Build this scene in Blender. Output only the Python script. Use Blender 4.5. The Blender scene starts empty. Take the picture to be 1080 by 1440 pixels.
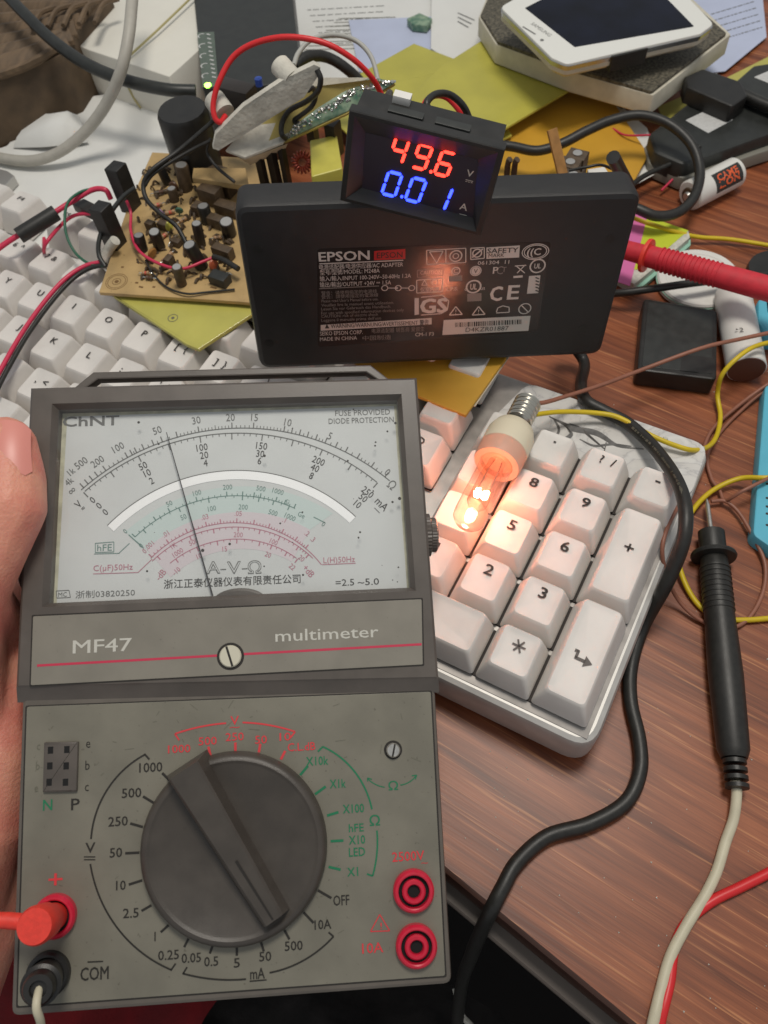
import bpy, bmesh, math, random
from mathutils import Vector, Matrix
random.seed(7)
SC = bpy.context.scene
COL = SC.collection
SC.unit_settings.scale_length = 0.01            # one unit is one centimetre

# ------------------------------------------------------------------ camera
R0 = Vector((0.8799159, 0.3736321, -0.2935081))   # columns of the view matrix
R1 = Vector((0.4703517, -0.7723739, 0.4268581))
R2 = Vector((-0.0672101, -0.5136513, -0.8553626))
RIGHT = Vector((R0.x, R1.x, R2.x)); DOWN = Vector((R0.y, R1.y, R2.y)); FWD = Vector((R0.z, R1.z, R2.z))
CPOS = Vector((42.06923, -14.81530, 26.90211))
cam = bpy.data.cameras.new('camera'); co = bpy.data.objects.new('camera', cam); COL.objects.link(co)
co.matrix_world = Matrix(((RIGHT.x, -DOWN.x, -FWD.x, CPOS.x), (RIGHT.y, -DOWN.y, -FWD.y, CPOS.y),
                          (RIGHT.z, -DOWN.z, -FWD.z, CPOS.z), (0, 0, 0, 1)))
cam.sensor_fit = 'VERTICAL'; cam.sensor_height = 24; cam.lens = 24 * 1120 / 1440
cam.clip_start = 0.5; cam.clip_end = 1000
cam.dof.use_dof = True; cam.dof.focus_distance = 25.0; cam.dof.aperture_fstop = 0.15
SC.camera = co
# ------------------------------------------------------------------ light
SC.view_settings.view_transform = 'Standard'; SC.view_settings.look = 'None'
SC.view_settings.exposure = 0.25; SC.view_settings.gamma = 1.0
world = bpy.data.worlds.new('World'); SC.world = world; world.use_nodes = True
bg = world.node_tree.nodes['Background']
bg.inputs[0].default_value = (0.80, 0.83, 0.86, 1); bg.inputs[1].default_value = 0.36

def area_lamp(name, loc, target, size, power, color):
    l = bpy.data.lights.new(name, 'AREA'); l.shape = 'DISK'; l.size = size; l.energy = power; l.color = color
    o = bpy.data.objects.new(name, l); COL.objects.link(o); o.location = loc
    o.rotation_euler = (Vector(target) - Vector(loc)).to_track_quat('-Z', 'Y').to_euler()
    return o
area_lamp('ceiling_lamp', (36, 16, 85), (32, 2, 0), 24, 33500, (1.0, 0.94, 0.85))

# ------------------------------------------------------------------ materials
def mat(name, col, rough=0.5, metal=0.0, spec=0.5, var=0.0, vscale=3.0, bump=0.0, bscale=20.0,
        emit=None, estr=0.0, coat=0.0, col2=None, spots=0.0, stretch=None):
    m = bpy.data.materials.new(name); m.use_nodes = True
    nt = m.node_tree; N = nt.nodes; L = nt.links; b = N['Principled BSDF']
    b.inputs['Roughness'].default_value = rough; b.inputs['Metallic'].default_value = metal
    b.inputs['Specular IOR Level'].default_value = spec; b.inputs['Coat Weight'].default_value = coat
    b.inputs['Base Color'].default_value = (*col, 1)
    if emit: b.inputs['Emission Color'].default_value = (*emit, 1); b.inputs['Emission Strength'].default_value = estr
    tc = N.new('ShaderNodeTexCoord'); mp = N.new('ShaderNodeMapping'); L.new(tc.outputs['Object'], mp.inputs[0])
    if stretch: mp.inputs['Scale'].default_value = stretch
    if var > 0 or col2:
        n = N.new('ShaderNodeTexNoise'); n.inputs['Scale'].default_value = vscale; n.inputs['Detail'].default_value = 6
        L.new(mp.outputs[0], n.inputs['Vector'])
        r = N.new('ShaderNodeValToRGB'); L.new(n.outputs['Fac'], r.inputs[0])
        c2 = col2 or tuple(c * (1 - var) for c in col); c1 = col if col2 else tuple(min(1, c * (1 + var * .4)) for c in col)
        r.color_ramp.elements[0].position = 0.35; r.color_ramp.elements[1].position = 0.65
        r.color_ramp.elements[0].color = (*c2, 1); r.color_ramp.elements[1].color = (*c1, 1)
        out = r.outputs[0]
        if spots:
            v = N.new('ShaderNodeTexNoise'); v.inputs['Scale'].default_value = 9; v.inputs['Detail'].default_value = 3
            L.new(tc.outputs['Object'], v.inputs['Vector'])
            rr = N.new('ShaderNodeValToRGB'); L.new(v.outputs['Fac'], rr.inputs[0])
            rr.color_ramp.elements[0].position = 0.68; rr.color_ramp.elements[1].position = 0.74
            mx = N.new('ShaderNodeMixRGB'); mx.blend_type = 'MULTIPLY'; mx.inputs[2].default_value = (.4, .38, .34, 1)
            ml = N.new('ShaderNodeMath'); ml.operation = 'MULTIPLY'; ml.inputs[1].default_value = spots
            L.new(rr.outputs[0], ml.inputs[0]); L.new(ml.outputs[0], mx.inputs[0]); L.new(out, mx.inputs[1]); out = mx.outputs[0]
        L.new(out, b.inputs['Base Color'])
        rm = N.new('ShaderNodeMapRange'); L.new(n.outputs['Fac'], rm.inputs[0])
        rm.inputs[3].default_value = max(0.03, rough - .09); rm.inputs[4].default_value = min(1, rough + .09)
        L.new(rm.outputs[0], b.inputs['Roughness'])
    if bump > 0:
        n2 = N.new('ShaderNodeTexNoise'); n2.inputs['Scale'].default_value = bscale; n2.inputs['Detail'].default_value = 3
        L.new(mp.outputs[0], n2.inputs['Vector'])
        bp = N.new('ShaderNodeBump'); bp.inputs['Strength'].default_value = bump; bp.inputs['Distance'].default_value = 0.05
        L.new(n2.outputs['Fac'], bp.inputs['Height']); L.new(bp.outputs[0], b.inputs['Normal'])
    return m

def srgb(r, g, b, k=1.0):
    f = lambda v: ((v / 255 + .055) / 1.055) ** 2.4 if v > 10 else v / 255 / 12.92
    return (f(r) * k, f(g) * k, f(b) * k)

M = {}
M['meter_body'] = mat('taupe_plastic', srgb(102, 95, 87), .42, var=.14, vscale=1.2, bump=.12, bscale=45)
M['meter_frame'] = mat('dark_taupe_plastic', srgb(92, 85, 79), .38, var=.16, vscale=1.0, bump=.10, bscale=45)
M['meter_panel'] = mat('grey_green_panel_shaded', srgb(124, 120, 107), .42, var=.14, vscale=.7, bump=.12, bscale=60, spots=.5)  # slightly greener plastic, also toned darker for shade over the lower half
M['band_plate'] = mat('grey_band_plate', srgb(132, 127, 116), .42, var=.10, vscale=.8, bump=.1, bscale=60, spots=.3)
M['groove'] = mat('groove_shadow_gap', srgb(38, 34, 30), .7)
M['dial'] = mat('dial_card', srgb(210, 212, 211), .6, var=.05, vscale=.7)
M['dial_dirt'] = mat('aged_dial_margin', srgb(192, 189, 166), .7, var=.25, vscale=2.5)
M['teal_tint'] = mat('teal_tinted_print', srgb(200, 213, 210), .6)
M['pink_tint'] = mat('pink_tinted_print', srgb(213, 203, 207), .6)
M['painted_reflection'] = mat('mirror_band', (1, 1, 1), .5, metal=0.0, coat=0)  # matte white in place of the bright ceiling mirrored in the band
M['ink'] = mat('dark_ink', srgb(62, 60, 58), .6)
M['ink_soft'] = mat('faded_grey_ink', srgb(112, 112, 110), .6)
M['ink_teal'] = mat('teal_ink', srgb(112, 140, 134), .6)
M['ink_pink'] = mat('pink_ink', srgb(186, 124, 140), .6)
M['ink_black'] = mat('black_ink', srgb(38, 35, 30), .6)
M['ink_green'] = mat('green_ink', srgb(22, 118, 80), .6)
M['ink_red'] = mat('red_ink', srgb(214, 60, 66), .6)
M['ink_faint'] = mat('worn_ink', srgb(104, 102, 88), .6)
M['ink_white'] = mat('white_ink', srgb(196, 194, 184), .6)
M['line_red'] = mat('crimson_line', srgb(196, 48, 78), .5)
M['knob'] = mat('knob_plastic', srgb(74, 68, 62), .36, var=.14, vscale=1.6, bump=.15, bscale=60, spots=.2)
M['steel'] = mat('screw_steel', srgb(215, 212, 205), .3, metal=.9, var=.1, vscale=8)
M['cream'] = mat('cream_plastic', srgb(205, 200, 180), .4)
M['needle'] = mat('needle_black', srgb(58, 56, 56), .5)
M['jack_red'] = mat('red_jack_plastic', srgb(206, 28, 58), .34, coat=.2, var=.08, vscale=6)
M['plug_red'] = mat('orange_red_rubber', srgb(232, 62, 48), .5, var=.1, vscale=8, bump=.2, bscale=40)
M['black_plastic'] = mat('black_plastic', srgb(36, 35, 33), .38, var=.25, vscale=2, bump=.1, bscale=50)
M['black_rubber'] = mat('black_rubber', srgb(40, 39, 36), .45, var=.25, vscale=5, bump=.1, bscale=30)
M['hole'] = mat('dark_hole', (.004, .004, .004), .8)
M['adapter'] = mat('adapter_black', srgb(33, 32, 32), .42, spec=.5, var=.15, vscale=2.0, bump=.28, bscale=70)
M['label_black'] = mat('label_film', srgb(46, 40, 38), .19, bump=.05, bscale=30)
M['label_ink'] = mat('label_silver_ink', srgb(196, 190, 182), .45)
M['label_ink_soft'] = mat('label_fine_ink', srgb(124, 118, 112), .5)
M['label_red'] = mat('label_red_patch', srgb(180, 24, 30), .4)
M['key'] = mat('pbt_white', srgb(222, 217, 211), .45, var=.09, vscale=.6, bump=.08, bscale=60)
M['key_ink'] = mat('legend_ink', srgb(92, 86, 82), .6)
M['case'] = mat('keyboard_silver', srgb(196, 193, 188), .42, metal=.3, var=.12, vscale=1.0, bump=.1, bscale=40)
M['plate'] = mat('key_plate', srgb(176, 170, 164), .4, metal=.3, var=.2, vscale=1.4)
M['switch_dark'] = mat('switch_gap', srgb(48, 40, 36), .7)
M['white'] = mat('white_plastic', srgb(222, 220, 214), .4, var=.04, vscale=1.2)
M['paper'] = mat('white_paper', srgb(224, 224, 220), .75, var=.03, vscale=.4, bump=.1, bscale=1.5)
M['paper_blue'] = mat('bluish_paper', srgb(190, 198, 222), .75, var=.05, vscale=.6)
M['carton'] = mat('white_carton', srgb(226, 223, 212), .6, var=.03, vscale=.5)
M['grey_cable'] = mat('grey_sheath', srgb(176, 172, 162), .5, var=.08, vscale=2)
M['thread'] = mat('cream_thread', srgb(170, 160, 110), .7)
M['lime'] = mat('lime_laminate', srgb(186, 179, 76), .42, var=.10, vscale=.5, coat=.15)
M['lime_dim'] = mat('yellow_green_laminate', srgb(190, 184, 92), .4, var=.10, vscale=.6, coat=.15)
M['amber'] = mat('amber_laminate', srgb(206, 156, 50), .45, var=.08, vscale=.5)
M['amber_edge'] = mat('amber_edge', srgb(196, 124, 70), .6)
M['tan_board'] = mat('tan_pcb', srgb(186, 156, 106), .5, var=.22, vscale=.8, spots=.9)
M['track'] = mat('brown_solder_mask_print', srgb(112, 82, 44), .6)
M['part_brown'] = mat('brown_component', srgb(86, 70, 52), .5, var=.3, vscale=5)
M['part_tan'] = mat('resistor_tan', srgb(176, 138, 100), .5, var=.2, vscale=8)
M['alu'] = mat('can_aluminium', srgb(190, 188, 184), .35, metal=.7)
M['dark_can'] = mat('can_sleeve', srgb(44, 38, 34), .35, var=.15, vscale=3)
M['pcb_green'] = mat('green_pcb', srgb(146, 168, 142), .45, col2=srgb(76, 116, 98), vscale=3.2)
M['solder'] = mat('solder', srgb(220, 222, 220), .22, metal=.85)
M['tape_white'] = mat('white_fabric_tape', srgb(204, 200, 188), .75, var=.18, vscale=1.3, bump=.9, bscale=4)
M['fiber_edge'] = mat('fibreglass_edge', srgb(176, 160, 92), .6)
M['yellow_tape'] = mat('yellow_transformer_tape', srgb(196, 188, 84), .4, var=.08, vscale=1.5)
M['copper'] = mat('red_enamel_wire', srgb(150, 66, 48), .35, metal=.4)
M['wire_red'] = mat('red_insulation', srgb(214, 40, 44), .4)
M['wire_pink'] = mat('crimson_insulation', srgb(208, 50, 84), .4)
M['wire_green'] = mat('green_insulation', srgb(40, 98, 74), .45)
M['wire_grey'] = mat('grey_insulation', srgb(172, 172, 166), .5)
M['wire_yellow'] = mat('yellow_insulation', srgb(214, 186, 32), .42, var=.08, vscale=2)
M['wire_brown'] = mat('brown_insulation', srgb(150, 98, 78), .45, var=.1, vscale=2)
M['wire_cream'] = mat('cream_insulation', srgb(206, 198, 172), .5, var=.08, vscale=2)
M['probe_red'] = mat('red_probe_plastic', srgb(208, 46, 60), .6, var=.12, vscale=3, bump=.3, bscale=30)
M['phone_white'] = mat('phone_white', srgb(226, 226, 220), .25, coat=.3)
M['glass_black'] = mat('phone_screen', srgb(14, 18, 34), .08, coat=.0, spec=.25, var=.5, vscale=.5)
M['chrome'] = mat('chrome_trim', srgb(180, 182, 184), .25, metal=.9)
M['speckle'] = mat('speckled_skin', srgb(112, 106, 90), .6, col2=srgb(48, 45, 38), vscale=7, bump=.3)
M['old_white'] = mat('yellowed_plastic', srgb(206, 200, 182), .5, var=.10, vscale=1.5)
M['drive'] = mat('graphite_plastic', srgb(46, 48, 46), .4, var=.2, vscale=2)
M['drive_rim'] = mat('grey_rim', srgb(132, 130, 120), .4)
M['sticker'] = mat('silver_sticker', srgb(200, 200, 198), .5, var=.1, vscale=8)
M['orange_print'] = mat('orange_print', srgb(226, 96, 50), .5)
M['note_lime'] = mat('lime_note', srgb(194, 206, 48), .7)
M['note_pink'] = mat('pink_note', srgb(214, 110, 168), .7)
M['note_side'] = mat('note_stack_edge', srgb(206, 204, 192), .7, var=.2, vscale=6, stretch=(1, 1, 12))
M['note_teal'] = mat('teal_note', srgb(150, 196, 176), .7)
M['cyan'] = mat('cyan_plastic', srgb(92, 182, 206), .4, var=.05, vscale=1)
M['brown_cap'] = mat('brown_cap', srgb(96, 56, 40), .6)
M['wood_light'] = mat('pale_wood', srgb(176, 128, 72), .6, var=.2, vscale=4, stretch=(1, 1, .2))
M['cloth_red'] = mat('red_cloth', srgb(120, 12, 20), .85, var=.35, vscale=.5, bump=.4, bscale=6)
M['cloth_dark'] = mat('dark_cloth', srgb(16, 14, 13), .9, col2=srgb(44, 40, 38), vscale=.45, bump=.5, bscale=5)
M['rattan'] = mat('brown_rattan', srgb(112, 92, 70), .65, var=.35, vscale=1.5, bump=.3, bscale=8, stretch=(3, .4, 1))
M['rattan_dark'] = mat('dark_rattan', srgb(88, 72, 54), .75, var=.3, vscale=1)
M['dark_floor'] = mat('dark_floor', srgb(26, 22, 20), .9, var=.3, vscale=.2)
M['trim'] = mat('desk_trim', srgb(100, 90, 82), .5, var=.1, vscale=.5)
M['ceramic'] = mat('bulb_collar', srgb(226, 216, 190), .45)
M['brass'] = mat('screw_nickel', srgb(200, 196, 184), .28, metal=.95)
M['led_red'] = mat('lit_red_segment', (.3, .02, .01), .5, emit=(1.0, .03, .018), estr=5)
M['led_blue'] = mat('lit_blue_segment', (.05, .1, .4), .5, emit=(.018, .035, 1.0), estr=6)
M['led_off'] = mat('unlit_segment', srgb(38, 30, 52), .5)
M['led_green'] = mat('green_led', (.1, .5, .02), .5, emit=(.35, 1.0, .08), estr=7)
M['lens'] = mat('meter_window', srgb(44, 36, 48), .3)
M['filament'] = mat('filament', (1, .6, .3), .5, emit=(1.0, .50, .25), estr=90)

# desk wood: stretched grain, short pale flecks
def wood():
    m = bpy.data.materials.new('laminated_wood'); m.use_nodes = True; nt = m.node_tree; N = nt.nodes; L = nt.links
    b = N['Principled BSDF']; tc = N.new('ShaderNodeTexCoord')
    def noise(scale, sx, sy, det=5, dist=0.0):
        mp = N.new('ShaderNodeMapping'); mp.vector_type = 'TEXTURE'
        mp.inputs['Rotation'].default_value = (0, 0, math.radians(-5)); mp.inputs['Scale'].default_value = (sx, sy, 1)
        L.new(tc.outputs['Object'], mp.inputs[0]); n = N.new('ShaderNodeTexNoise')
        n.inputs['Scale'].default_value = scale; n.inputs['Detail'].default_value = det; n.inputs['Distortion'].default_value = dist
        L.new(mp.outputs[0], n.inputs['Vector']); return n
    a = noise(1.0, 9, .55, 8, .8); c = noise(1.0, 30, 3, 3)
    r1 = N.new('ShaderNodeValToRGB'); L.new(a.outputs['Fac'], r1.inputs[0])
    r1.color_ramp.elements[0].position = .30; r1.color_ramp.elements[0].color = (*srgb(108, 56, 32), 1)
    r1.color_ramp.elements[1].position = .70; r1.color_ramp.elements[1].color = (*srgb(170, 100, 62), 1)
    e = r1.color_ramp.elements.new(.5); e.color = (*srgb(142, 79, 47), 1)
    f = noise(1.0, 4.0, .11, 2, .3); r2 = N.new('ShaderNodeValToRGB'); L.new(f.outputs['Fac'], r2.inputs[0])
    r2.color_ramp.elements[0].position = .59; r2.color_ramp.elements[0].color = (0, 0, 0, 1)
    r2.color_ramp.elements[1].position = .70; r2.color_ramp.elements[1].color = (1, 1, 1, 1)
    ml = N.new('ShaderNodeMath'); ml.operation = 'MULTIPLY'; L.new(r2.outputs[0], ml.inputs[0]); ml.inputs[1].default_value = .8
    mx = N.new('ShaderNodeMixRGB'); L.new(ml.outputs[0], mx.inputs[0]); L.new(r1.outputs[0], mx.inputs[1])
    mx.inputs[2].default_value = (*srgb(196, 132, 86), 1)
    mx2 = N.new('ShaderNodeMixRGB'); mx2.blend_type = 'MULTIPLY'; mx2.inputs[0].default_value = .38
    r3 = N.new('ShaderNodeValToRGB'); L.new(c.outputs['Fac'], r3.inputs[0])
    r3.color_ramp.elements[0].position = .3; r3.color_ramp.elements[0].color = (.62, .58, .56, 1); r3.color_ramp.elements[1].position = .7
    L.new(mx.outputs[0], mx2.inputs[1]); L.new(r3.outputs[0], mx2.inputs[2]); g = noise(1.0, 2.2, .035, 3, .2); r4 = N.new('ShaderNodeValToRGB'); L.new(g.outputs['Fac'], r4.inputs[0])
    r4.color_ramp.elements[0].position = .32; r4.color_ramp.elements[0].color = (.62, .58, .55, 1); r4.color_ramp.elements[1].position = .62; r4.color_ramp.elements[1].color = (1.08, 1.05, 1.02, 1)
    mx3 = N.new('ShaderNodeMixRGB'); mx3.blend_type = 'MULTIPLY'; mx3.inputs[0].default_value = .6
    L.new(mx2.outputs[0], mx3.inputs[1]); L.new(r4.outputs[0], mx3.inputs[2]); L.new(mx3.outputs[0], b.inputs['Base Color'])
    b.inputs['Roughness'].default_value = .42
    bp = N.new('ShaderNodeBump'); bp.inputs['Strength'].default_value = .15; bp.inputs['Distance'].default_value = .03
    L.new(f.outputs['Fac'], bp.inputs['Height']); L.new(bp.outputs[0], b.inputs['Normal'])
    return m
M['wood'] = wood()
M['desk_edge'] = mat('dark_wood_edge', srgb(62, 34, 22), .5, var=.2, vscale=.6)

def marble():
    m = bpy.data.materials.new('marbled_keyboard_shell'); m.use_nodes = True; nt = m.node_tree; N = nt.nodes; L = nt.links
    b = N['Principled BSDF']; tc = N.new('ShaderNodeTexCoord'); n = N.new('ShaderNodeTexNoise')
    n.inputs['Scale'].default_value = .55; n.inputs['Detail'].default_value = 5; n.inputs['Distortion'].default_value = 2.2
    L.new(tc.outputs['Object'], n.inputs['Vector']); r = N.new('ShaderNodeValToRGB'); L.new(n.outputs['Fac'], r.inputs[0])
    e = r.color_ramp.elements; e[0].position = .40; e[0].color = (*srgb(214, 211, 206), 1); e[1].position = .66; e[1].color = (*srgb(218, 216, 212), 1)
    x = e.new(.52); x.color = (*srgb(206, 203, 199), 1); y = e.new(.545); y.color = (*srgb(186, 184, 182), 1); z = e.new(.57); z.color = (*srgb(205, 203, 200), 1)
    L.new(r.outputs[0], b.inputs['Base Color']); b.inputs['Roughness'].default_value = .3
    return m
M['marble'] = marble()

def skin_mat():
    m = mat('skin', srgb(222, 154, 130), .48, col2=srgb(208, 124, 108), vscale=.9, bump=.5, bscale=11)
    b = m.node_tree.nodes['Principled BSDF']; b.inputs['Subsurface Weight'].default_value = .25
    b.inputs['Subsurface Radius'].default_value = (.6, .25, .12); b.inputs['Subsurface Scale'].default_value = .5
    return m
M['skin'] = skin_mat()
M['nail'] = mat('nail', srgb(216, 140, 128), .4)

def thin_glass(name, tint=(1, 1, 1), gloss=.6, rough=.03):
    m = bpy.data.materials.new(name); m.use_nodes = True; nt = m.node_tree; N = nt.nodes; L = nt.links
    for n in list(N):
        if n.type != 'OUTPUT_MATERIAL': N.remove(n)
    out = [n for n in N if n.type == 'OUTPUT_MATERIAL'][0]
    t = N.new('ShaderNodeBsdfTransparent'); t.inputs[0].default_value = (*tint, 1)
    g = N.new('ShaderNodeBsdfGlossy'); g.inputs['Roughness'].default_value = rough
    f = N.new('ShaderNodeLayerWeight'); f.inputs[0].default_value = .5
    pw = N.new('ShaderNodeMath'); pw.operation = 'POWER'; pw.inputs[1].default_value = 3.5; L.new(f.outputs['Facing'], pw.inputs[0])
    ml = N.new('ShaderNodeMath'); ml.operation = 'MULTIPLY_ADD'; ml.inputs[1].default_value = gloss * .8; ml.inputs[2].default_value = .06
    mx = N.new('ShaderNodeMixShader'); L.new(pw.outputs[0], ml.inputs[0]); L.new(ml.outputs[0], mx.inputs[0])
    L.new(t.outputs[0], mx.inputs[1]); L.new(g.outputs[0], mx.inputs[2]); L.new(mx.outputs[0], out.inputs[0])
    return m
M['glass'] = thin_glass('window_glass', (.97, .975, .97), 1.0, .08)
def translucent(name, col, f=.55):
    m = bpy.data.materials.new(name); m.use_nodes = True; nt = m.node_tree; N = nt.nodes; L = nt.links; b = N['Principled BSDF']
    b.inputs['Base Color'].default_value = (*col, 1); b.inputs['Roughness'].default_value = .45
    out = [n for n in N if n.type == 'OUTPUT_MATERIAL'][0]; t = N.new('ShaderNodeBsdfTranslucent'); t.inputs[0].default_value = (*col, 1)
    mx = N.new('ShaderNodeMixShader'); mx.inputs[0].default_value = f; L.new(b.outputs[0], mx.inputs[1]); L.new(t.outputs[0], mx.inputs[2]); L.new(mx.outputs[0], out.inputs[0]); return m
M['skirt'] = translucent('translucent_skirt', srgb(222, 200, 180), .42)
M['bulb_glass'] = thin_glass('bulb_glass', (.97, .90, .86), 1.1, .06)

# ------------------------------------------------------------------ geometry helpers
def ray(px, py): return RIGHT * ((px - 540) / 1120) + DOWN * ((py - 720) / 1120) + FWD
def W(px, py, z=0.0):
    d = ray(px, py); return CPOS + d * ((z - CPOS.z) / d.z)

class Frame:
    def __init__(s, O, X, Y):
        s.O = Vector(O); s.X = Vector(X).normalized(); y = Vector(Y); s.Y = (y - s.X * y.dot(s.X)).normalized(); s.Z = s.X.cross(s.Y)
        s.M = Matrix(((s.X.x, s.Y.x, s.Z.x, s.O.x), (s.X.y, s.Y.y, s.Z.y, s.O.y), (s.X.z, s.Y.z, s.Z.z, s.O.z), (0, 0, 0, 1)))
    def P(s, u, v, w=0.0): return s.O + s.X * u + s.Y * v + s.Z * w
    def hit(s, px, py, h=0.0):
        d = ray(px, py); k = ((s.O + s.Z * h - CPOS).dot(s.Z)) / d.dot(s.Z); P = CPOS + d * k - s.O
        return Vector((P.dot(s.X), P.dot(s.Y)))
    def perpx(s, px, py, h=0.0): return (s.hit(px, py + 5, h) - s.hit(px, py - 5, h)).length / 10

WL = {}                                                            # world origin of every object made
def empty(name, loc, label, cat, group=None):
    o = bpy.data.objects.new(name, None); COL.objects.link(o); o.location = loc; o.empty_display_size = .5
    o['label'] = label; o['category'] = cat
    if group: o['group'] = group
    WL[o] = Vector(loc); return o

_gc = {}
def glyphs(s, bold=0.0, shear=0.0):
    k = (s, bold, shear)
    if k in _gc: return _gc[k]
    cu = bpy.data.curves.new('lettering', 'FONT'); cu.body = s; cu.size = 1; cu.resolution_u = 2; cu.offset = bold; cu.shear = shear
    o = bpy.data.objects.new('lettering', cu); COL.objects.link(o); dg = bpy.context.evaluated_depsgraph_get()
    me = bpy.data.meshes.new_from_object(o.evaluated_get(dg)); vs = [(v.co.x, v.co.y) for v in me.vertices]; fs = [tuple(p.vertices) for p in me.polygons]
    bpy.data.objects.remove(o); bpy.data.curves.remove(cu); bpy.data.meshes.remove(me)
    _gc[k] = (vs, fs); return _gc[k]
CAP = max(y for x, y in glyphs('H')[0])

class MB:
    def __init__(s, F=None): s.v = []; s.f = []; s.M = F.M if F else Matrix.Identity(4)
    def add(s, vs, fs):
        n = len(s.v); s.v += [s.M @ Vector(v) for v in vs]; s.f += [tuple(i + n for i in f) for f in fs]
    def loft(s, rings, cap0=True, cap1=True, closed=False):
        n = len(rings[0]); vs = [p for r in rings for p in r]; fs = []
        for i in range(len(rings) - (0 if closed else 1)):
            a = i * n; b = ((i + 1) % len(rings)) * n
            for j in range(n):
                k = (j + 1) % n; fs.append((a + j, a + k, b + k, b + j))
        if not closed:
            if cap0: fs.append(tuple(reversed(range(n))))
            if cap1: fs.append(tuple(range((len(rings) - 1) * n, len(rings) * n)))
        s.add(vs, fs)
    def prism(s, poly, z0, z1, cr=0.0, bev=0.0, seg=4, botbev=0.0, shrink=0.0):
        P = [Vector((p[0], p[1])) for p in poly]
        if sum(P[i].x * P[(i + 1) % len(P)].y - P[(i + 1) % len(P)].x * P[i].y for i in range(len(P))) < 0: P.reverse()
        if cr > 0: P = roundpoly(P, cr, seg)
        def ins(d):
            n = len(P); o = []
            for i in range(n):
                e1 = (P[i] - P[i - 1]); e2 = (P[(i + 1) % n] - P[i])
                e1 = e1.normalized() if e1.length > 1e-9 else e2.normalized(); e2 = e2.normalized() if e2.length > 1e-9 else e1
                n1 = Vector((-e1.y, e1.x)); n2 = Vector((-e2.y, e2.x)); b = n1 + n2
                b = b / max(.3, b.dot(n1)) if b.length > 1e-6 else n1
                o.append(P[i] + b * d)
            return o
        R = []
        def ring(d, z): R.append([(q.x, q.y, z) for q in ins(d)])
        if botbev > 0: ring(botbev, z0); ring(0, z0 + botbev)
        else: ring(0, z0)
        if bev > 0: ring(shrink, z1 - bev); ring(shrink + bev * .3, z1 - bev * .3); ring(shrink + bev, z1)
        else: ring(shrink, z1)
        s.loft(R)
    def box(s, x0, x1, y0, y1, z0, z1, bev=0.0, cr=None):
        s.prism([(x0, y0), (x1, y0), (x1, y1), (x0, y1)], z0, z1, cr if cr is not None else 0, bev, 4, bev * .6)
    def framep(s, outer, inner, z0, z1, ibev=0.0):
        a = [(*p, z0) for p in outer]; b = [(*p, z1) for p in outer]; c = [(*p, z1) for p in inner]
        d = [(*p, z0) for p in inner]; s.loft([a, b, c, d], closed=True)
    def lathe(s, prof, cx=0, cy=0, seg=32, ax=None):
        """prof: list of (r, z) about a line through (cx,cy) along local z, or about ax=(origin, direction)"""
        if ax:
            o = Vector(ax[0]); d = Vector(ax[1]).normalized(); u = d.orthogonal().normalized(); w = d.cross(u)
        else: o = Vector((cx, cy, 0)); d = Vector((0, 0, 1)); u = Vector((1, 0, 0)); w = Vector((0, 1, 0))
        R = [[o + d * z + u * (r * math.cos(2 * math.pi * j / seg)) + w * (r * math.sin(2 * math.pi * j / seg)) for j in range(seg)] for r, z in prof]
        s.loft(R)
    def tube(s, pts, r, seg=10, smooth=6, flat=1.0):
        P = catmull(pts, smooth) if smooth > 1 else [Vector(p) for p in pts]
        n = len(P); rr = r if callable(r) else (lambda t: r); T = []
        for i in range(n): T.append((P[min(n - 1, i + 1)] - P[max(0, i - 1)]).normalized())
        u = T[0].orthogonal().normalized(); R = []
        for i in range(n):
            u = (u - T[i] * u.dot(T[i])).normalized(); w = T[i].cross(u); q = rr(i / (n - 1))
            R.append([P[i] + (u * math.cos(2 * math.pi * j / seg) + w * math.sin(2 * math.pi * j / seg) * flat) * q for j in range(seg)])
        s.loft(R)
    def line(s, p, q, wd, z):
        p = Vector(p); q = Vector(q); d = (q - p).normalized() * 0.5 * wd; n = Vector((-d.y, d.x))
        s.add([(*(p - n), z), (*(q - n), z), (*(q + n), z), (*(p + n), z)], [(0, 1, 2, 3)])
    def poly(s, pts, wd, z):
        for i in range(len(pts) - 1): s.line(pts[i], pts[i + 1], wd, z)
    def arc(s, c, r, a0, a1, wd, z, n=40):
        vs = []; fs = []
        for i in range(n + 1):
            a = a0 + (a1 - a0) * i / n
            for q in (r - wd / 2, r + wd / 2): vs.append((c[0] + q * math.cos(a), c[1] + q * math.sin(a), z))
        for i in range(n):
            f = (2 * i, 2 * i + 1, 2 * i + 3, 2 * i + 2); fs.append(f if a1 > a0 else f[::-1])
        s.add(vs, [tuple(reversed(f)) for f in fs] if a1 > a0 else [tuple(reversed(f)) for f in fs])
    def disc(s, c, r, z, n=24): s.add([(c[0] + r * math.cos(2 * math.pi * i / n), c[1] + r * math.sin(2 * math.pi * i / n), z) for i in range(n)], [tuple(range(n))])
    def text(s, t, c, h, z, ang=0.0, sx=1.0, w=None, bold=0.0, shear=0.0):
        if bold > 0:                                                # heavier strokes: the same outline laid down again, slightly offset
            q = bold * .75 * h / CAP
            for i, (ox, oy) in enumerate(((0, 0), (q, q * .6), (-q, q * .6), (q, -q * .6), (-q, -q * .6))): s.text(t, (c[0] + ox, c[1] + oy), h, z + i * .0005, ang, sx, w, 0, shear)
            return
        vs, fs = glyphs(t, bold, shear)
        if not vs: return
        x0 = min(v[0] for v in vs); x1 = max(v[0] for v in vs); k = h / CAP; kx = k * sx
        if w: kx = w / (x1 - x0)
        ca, sa = math.cos(ang), math.sin(ang); o = []
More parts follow.
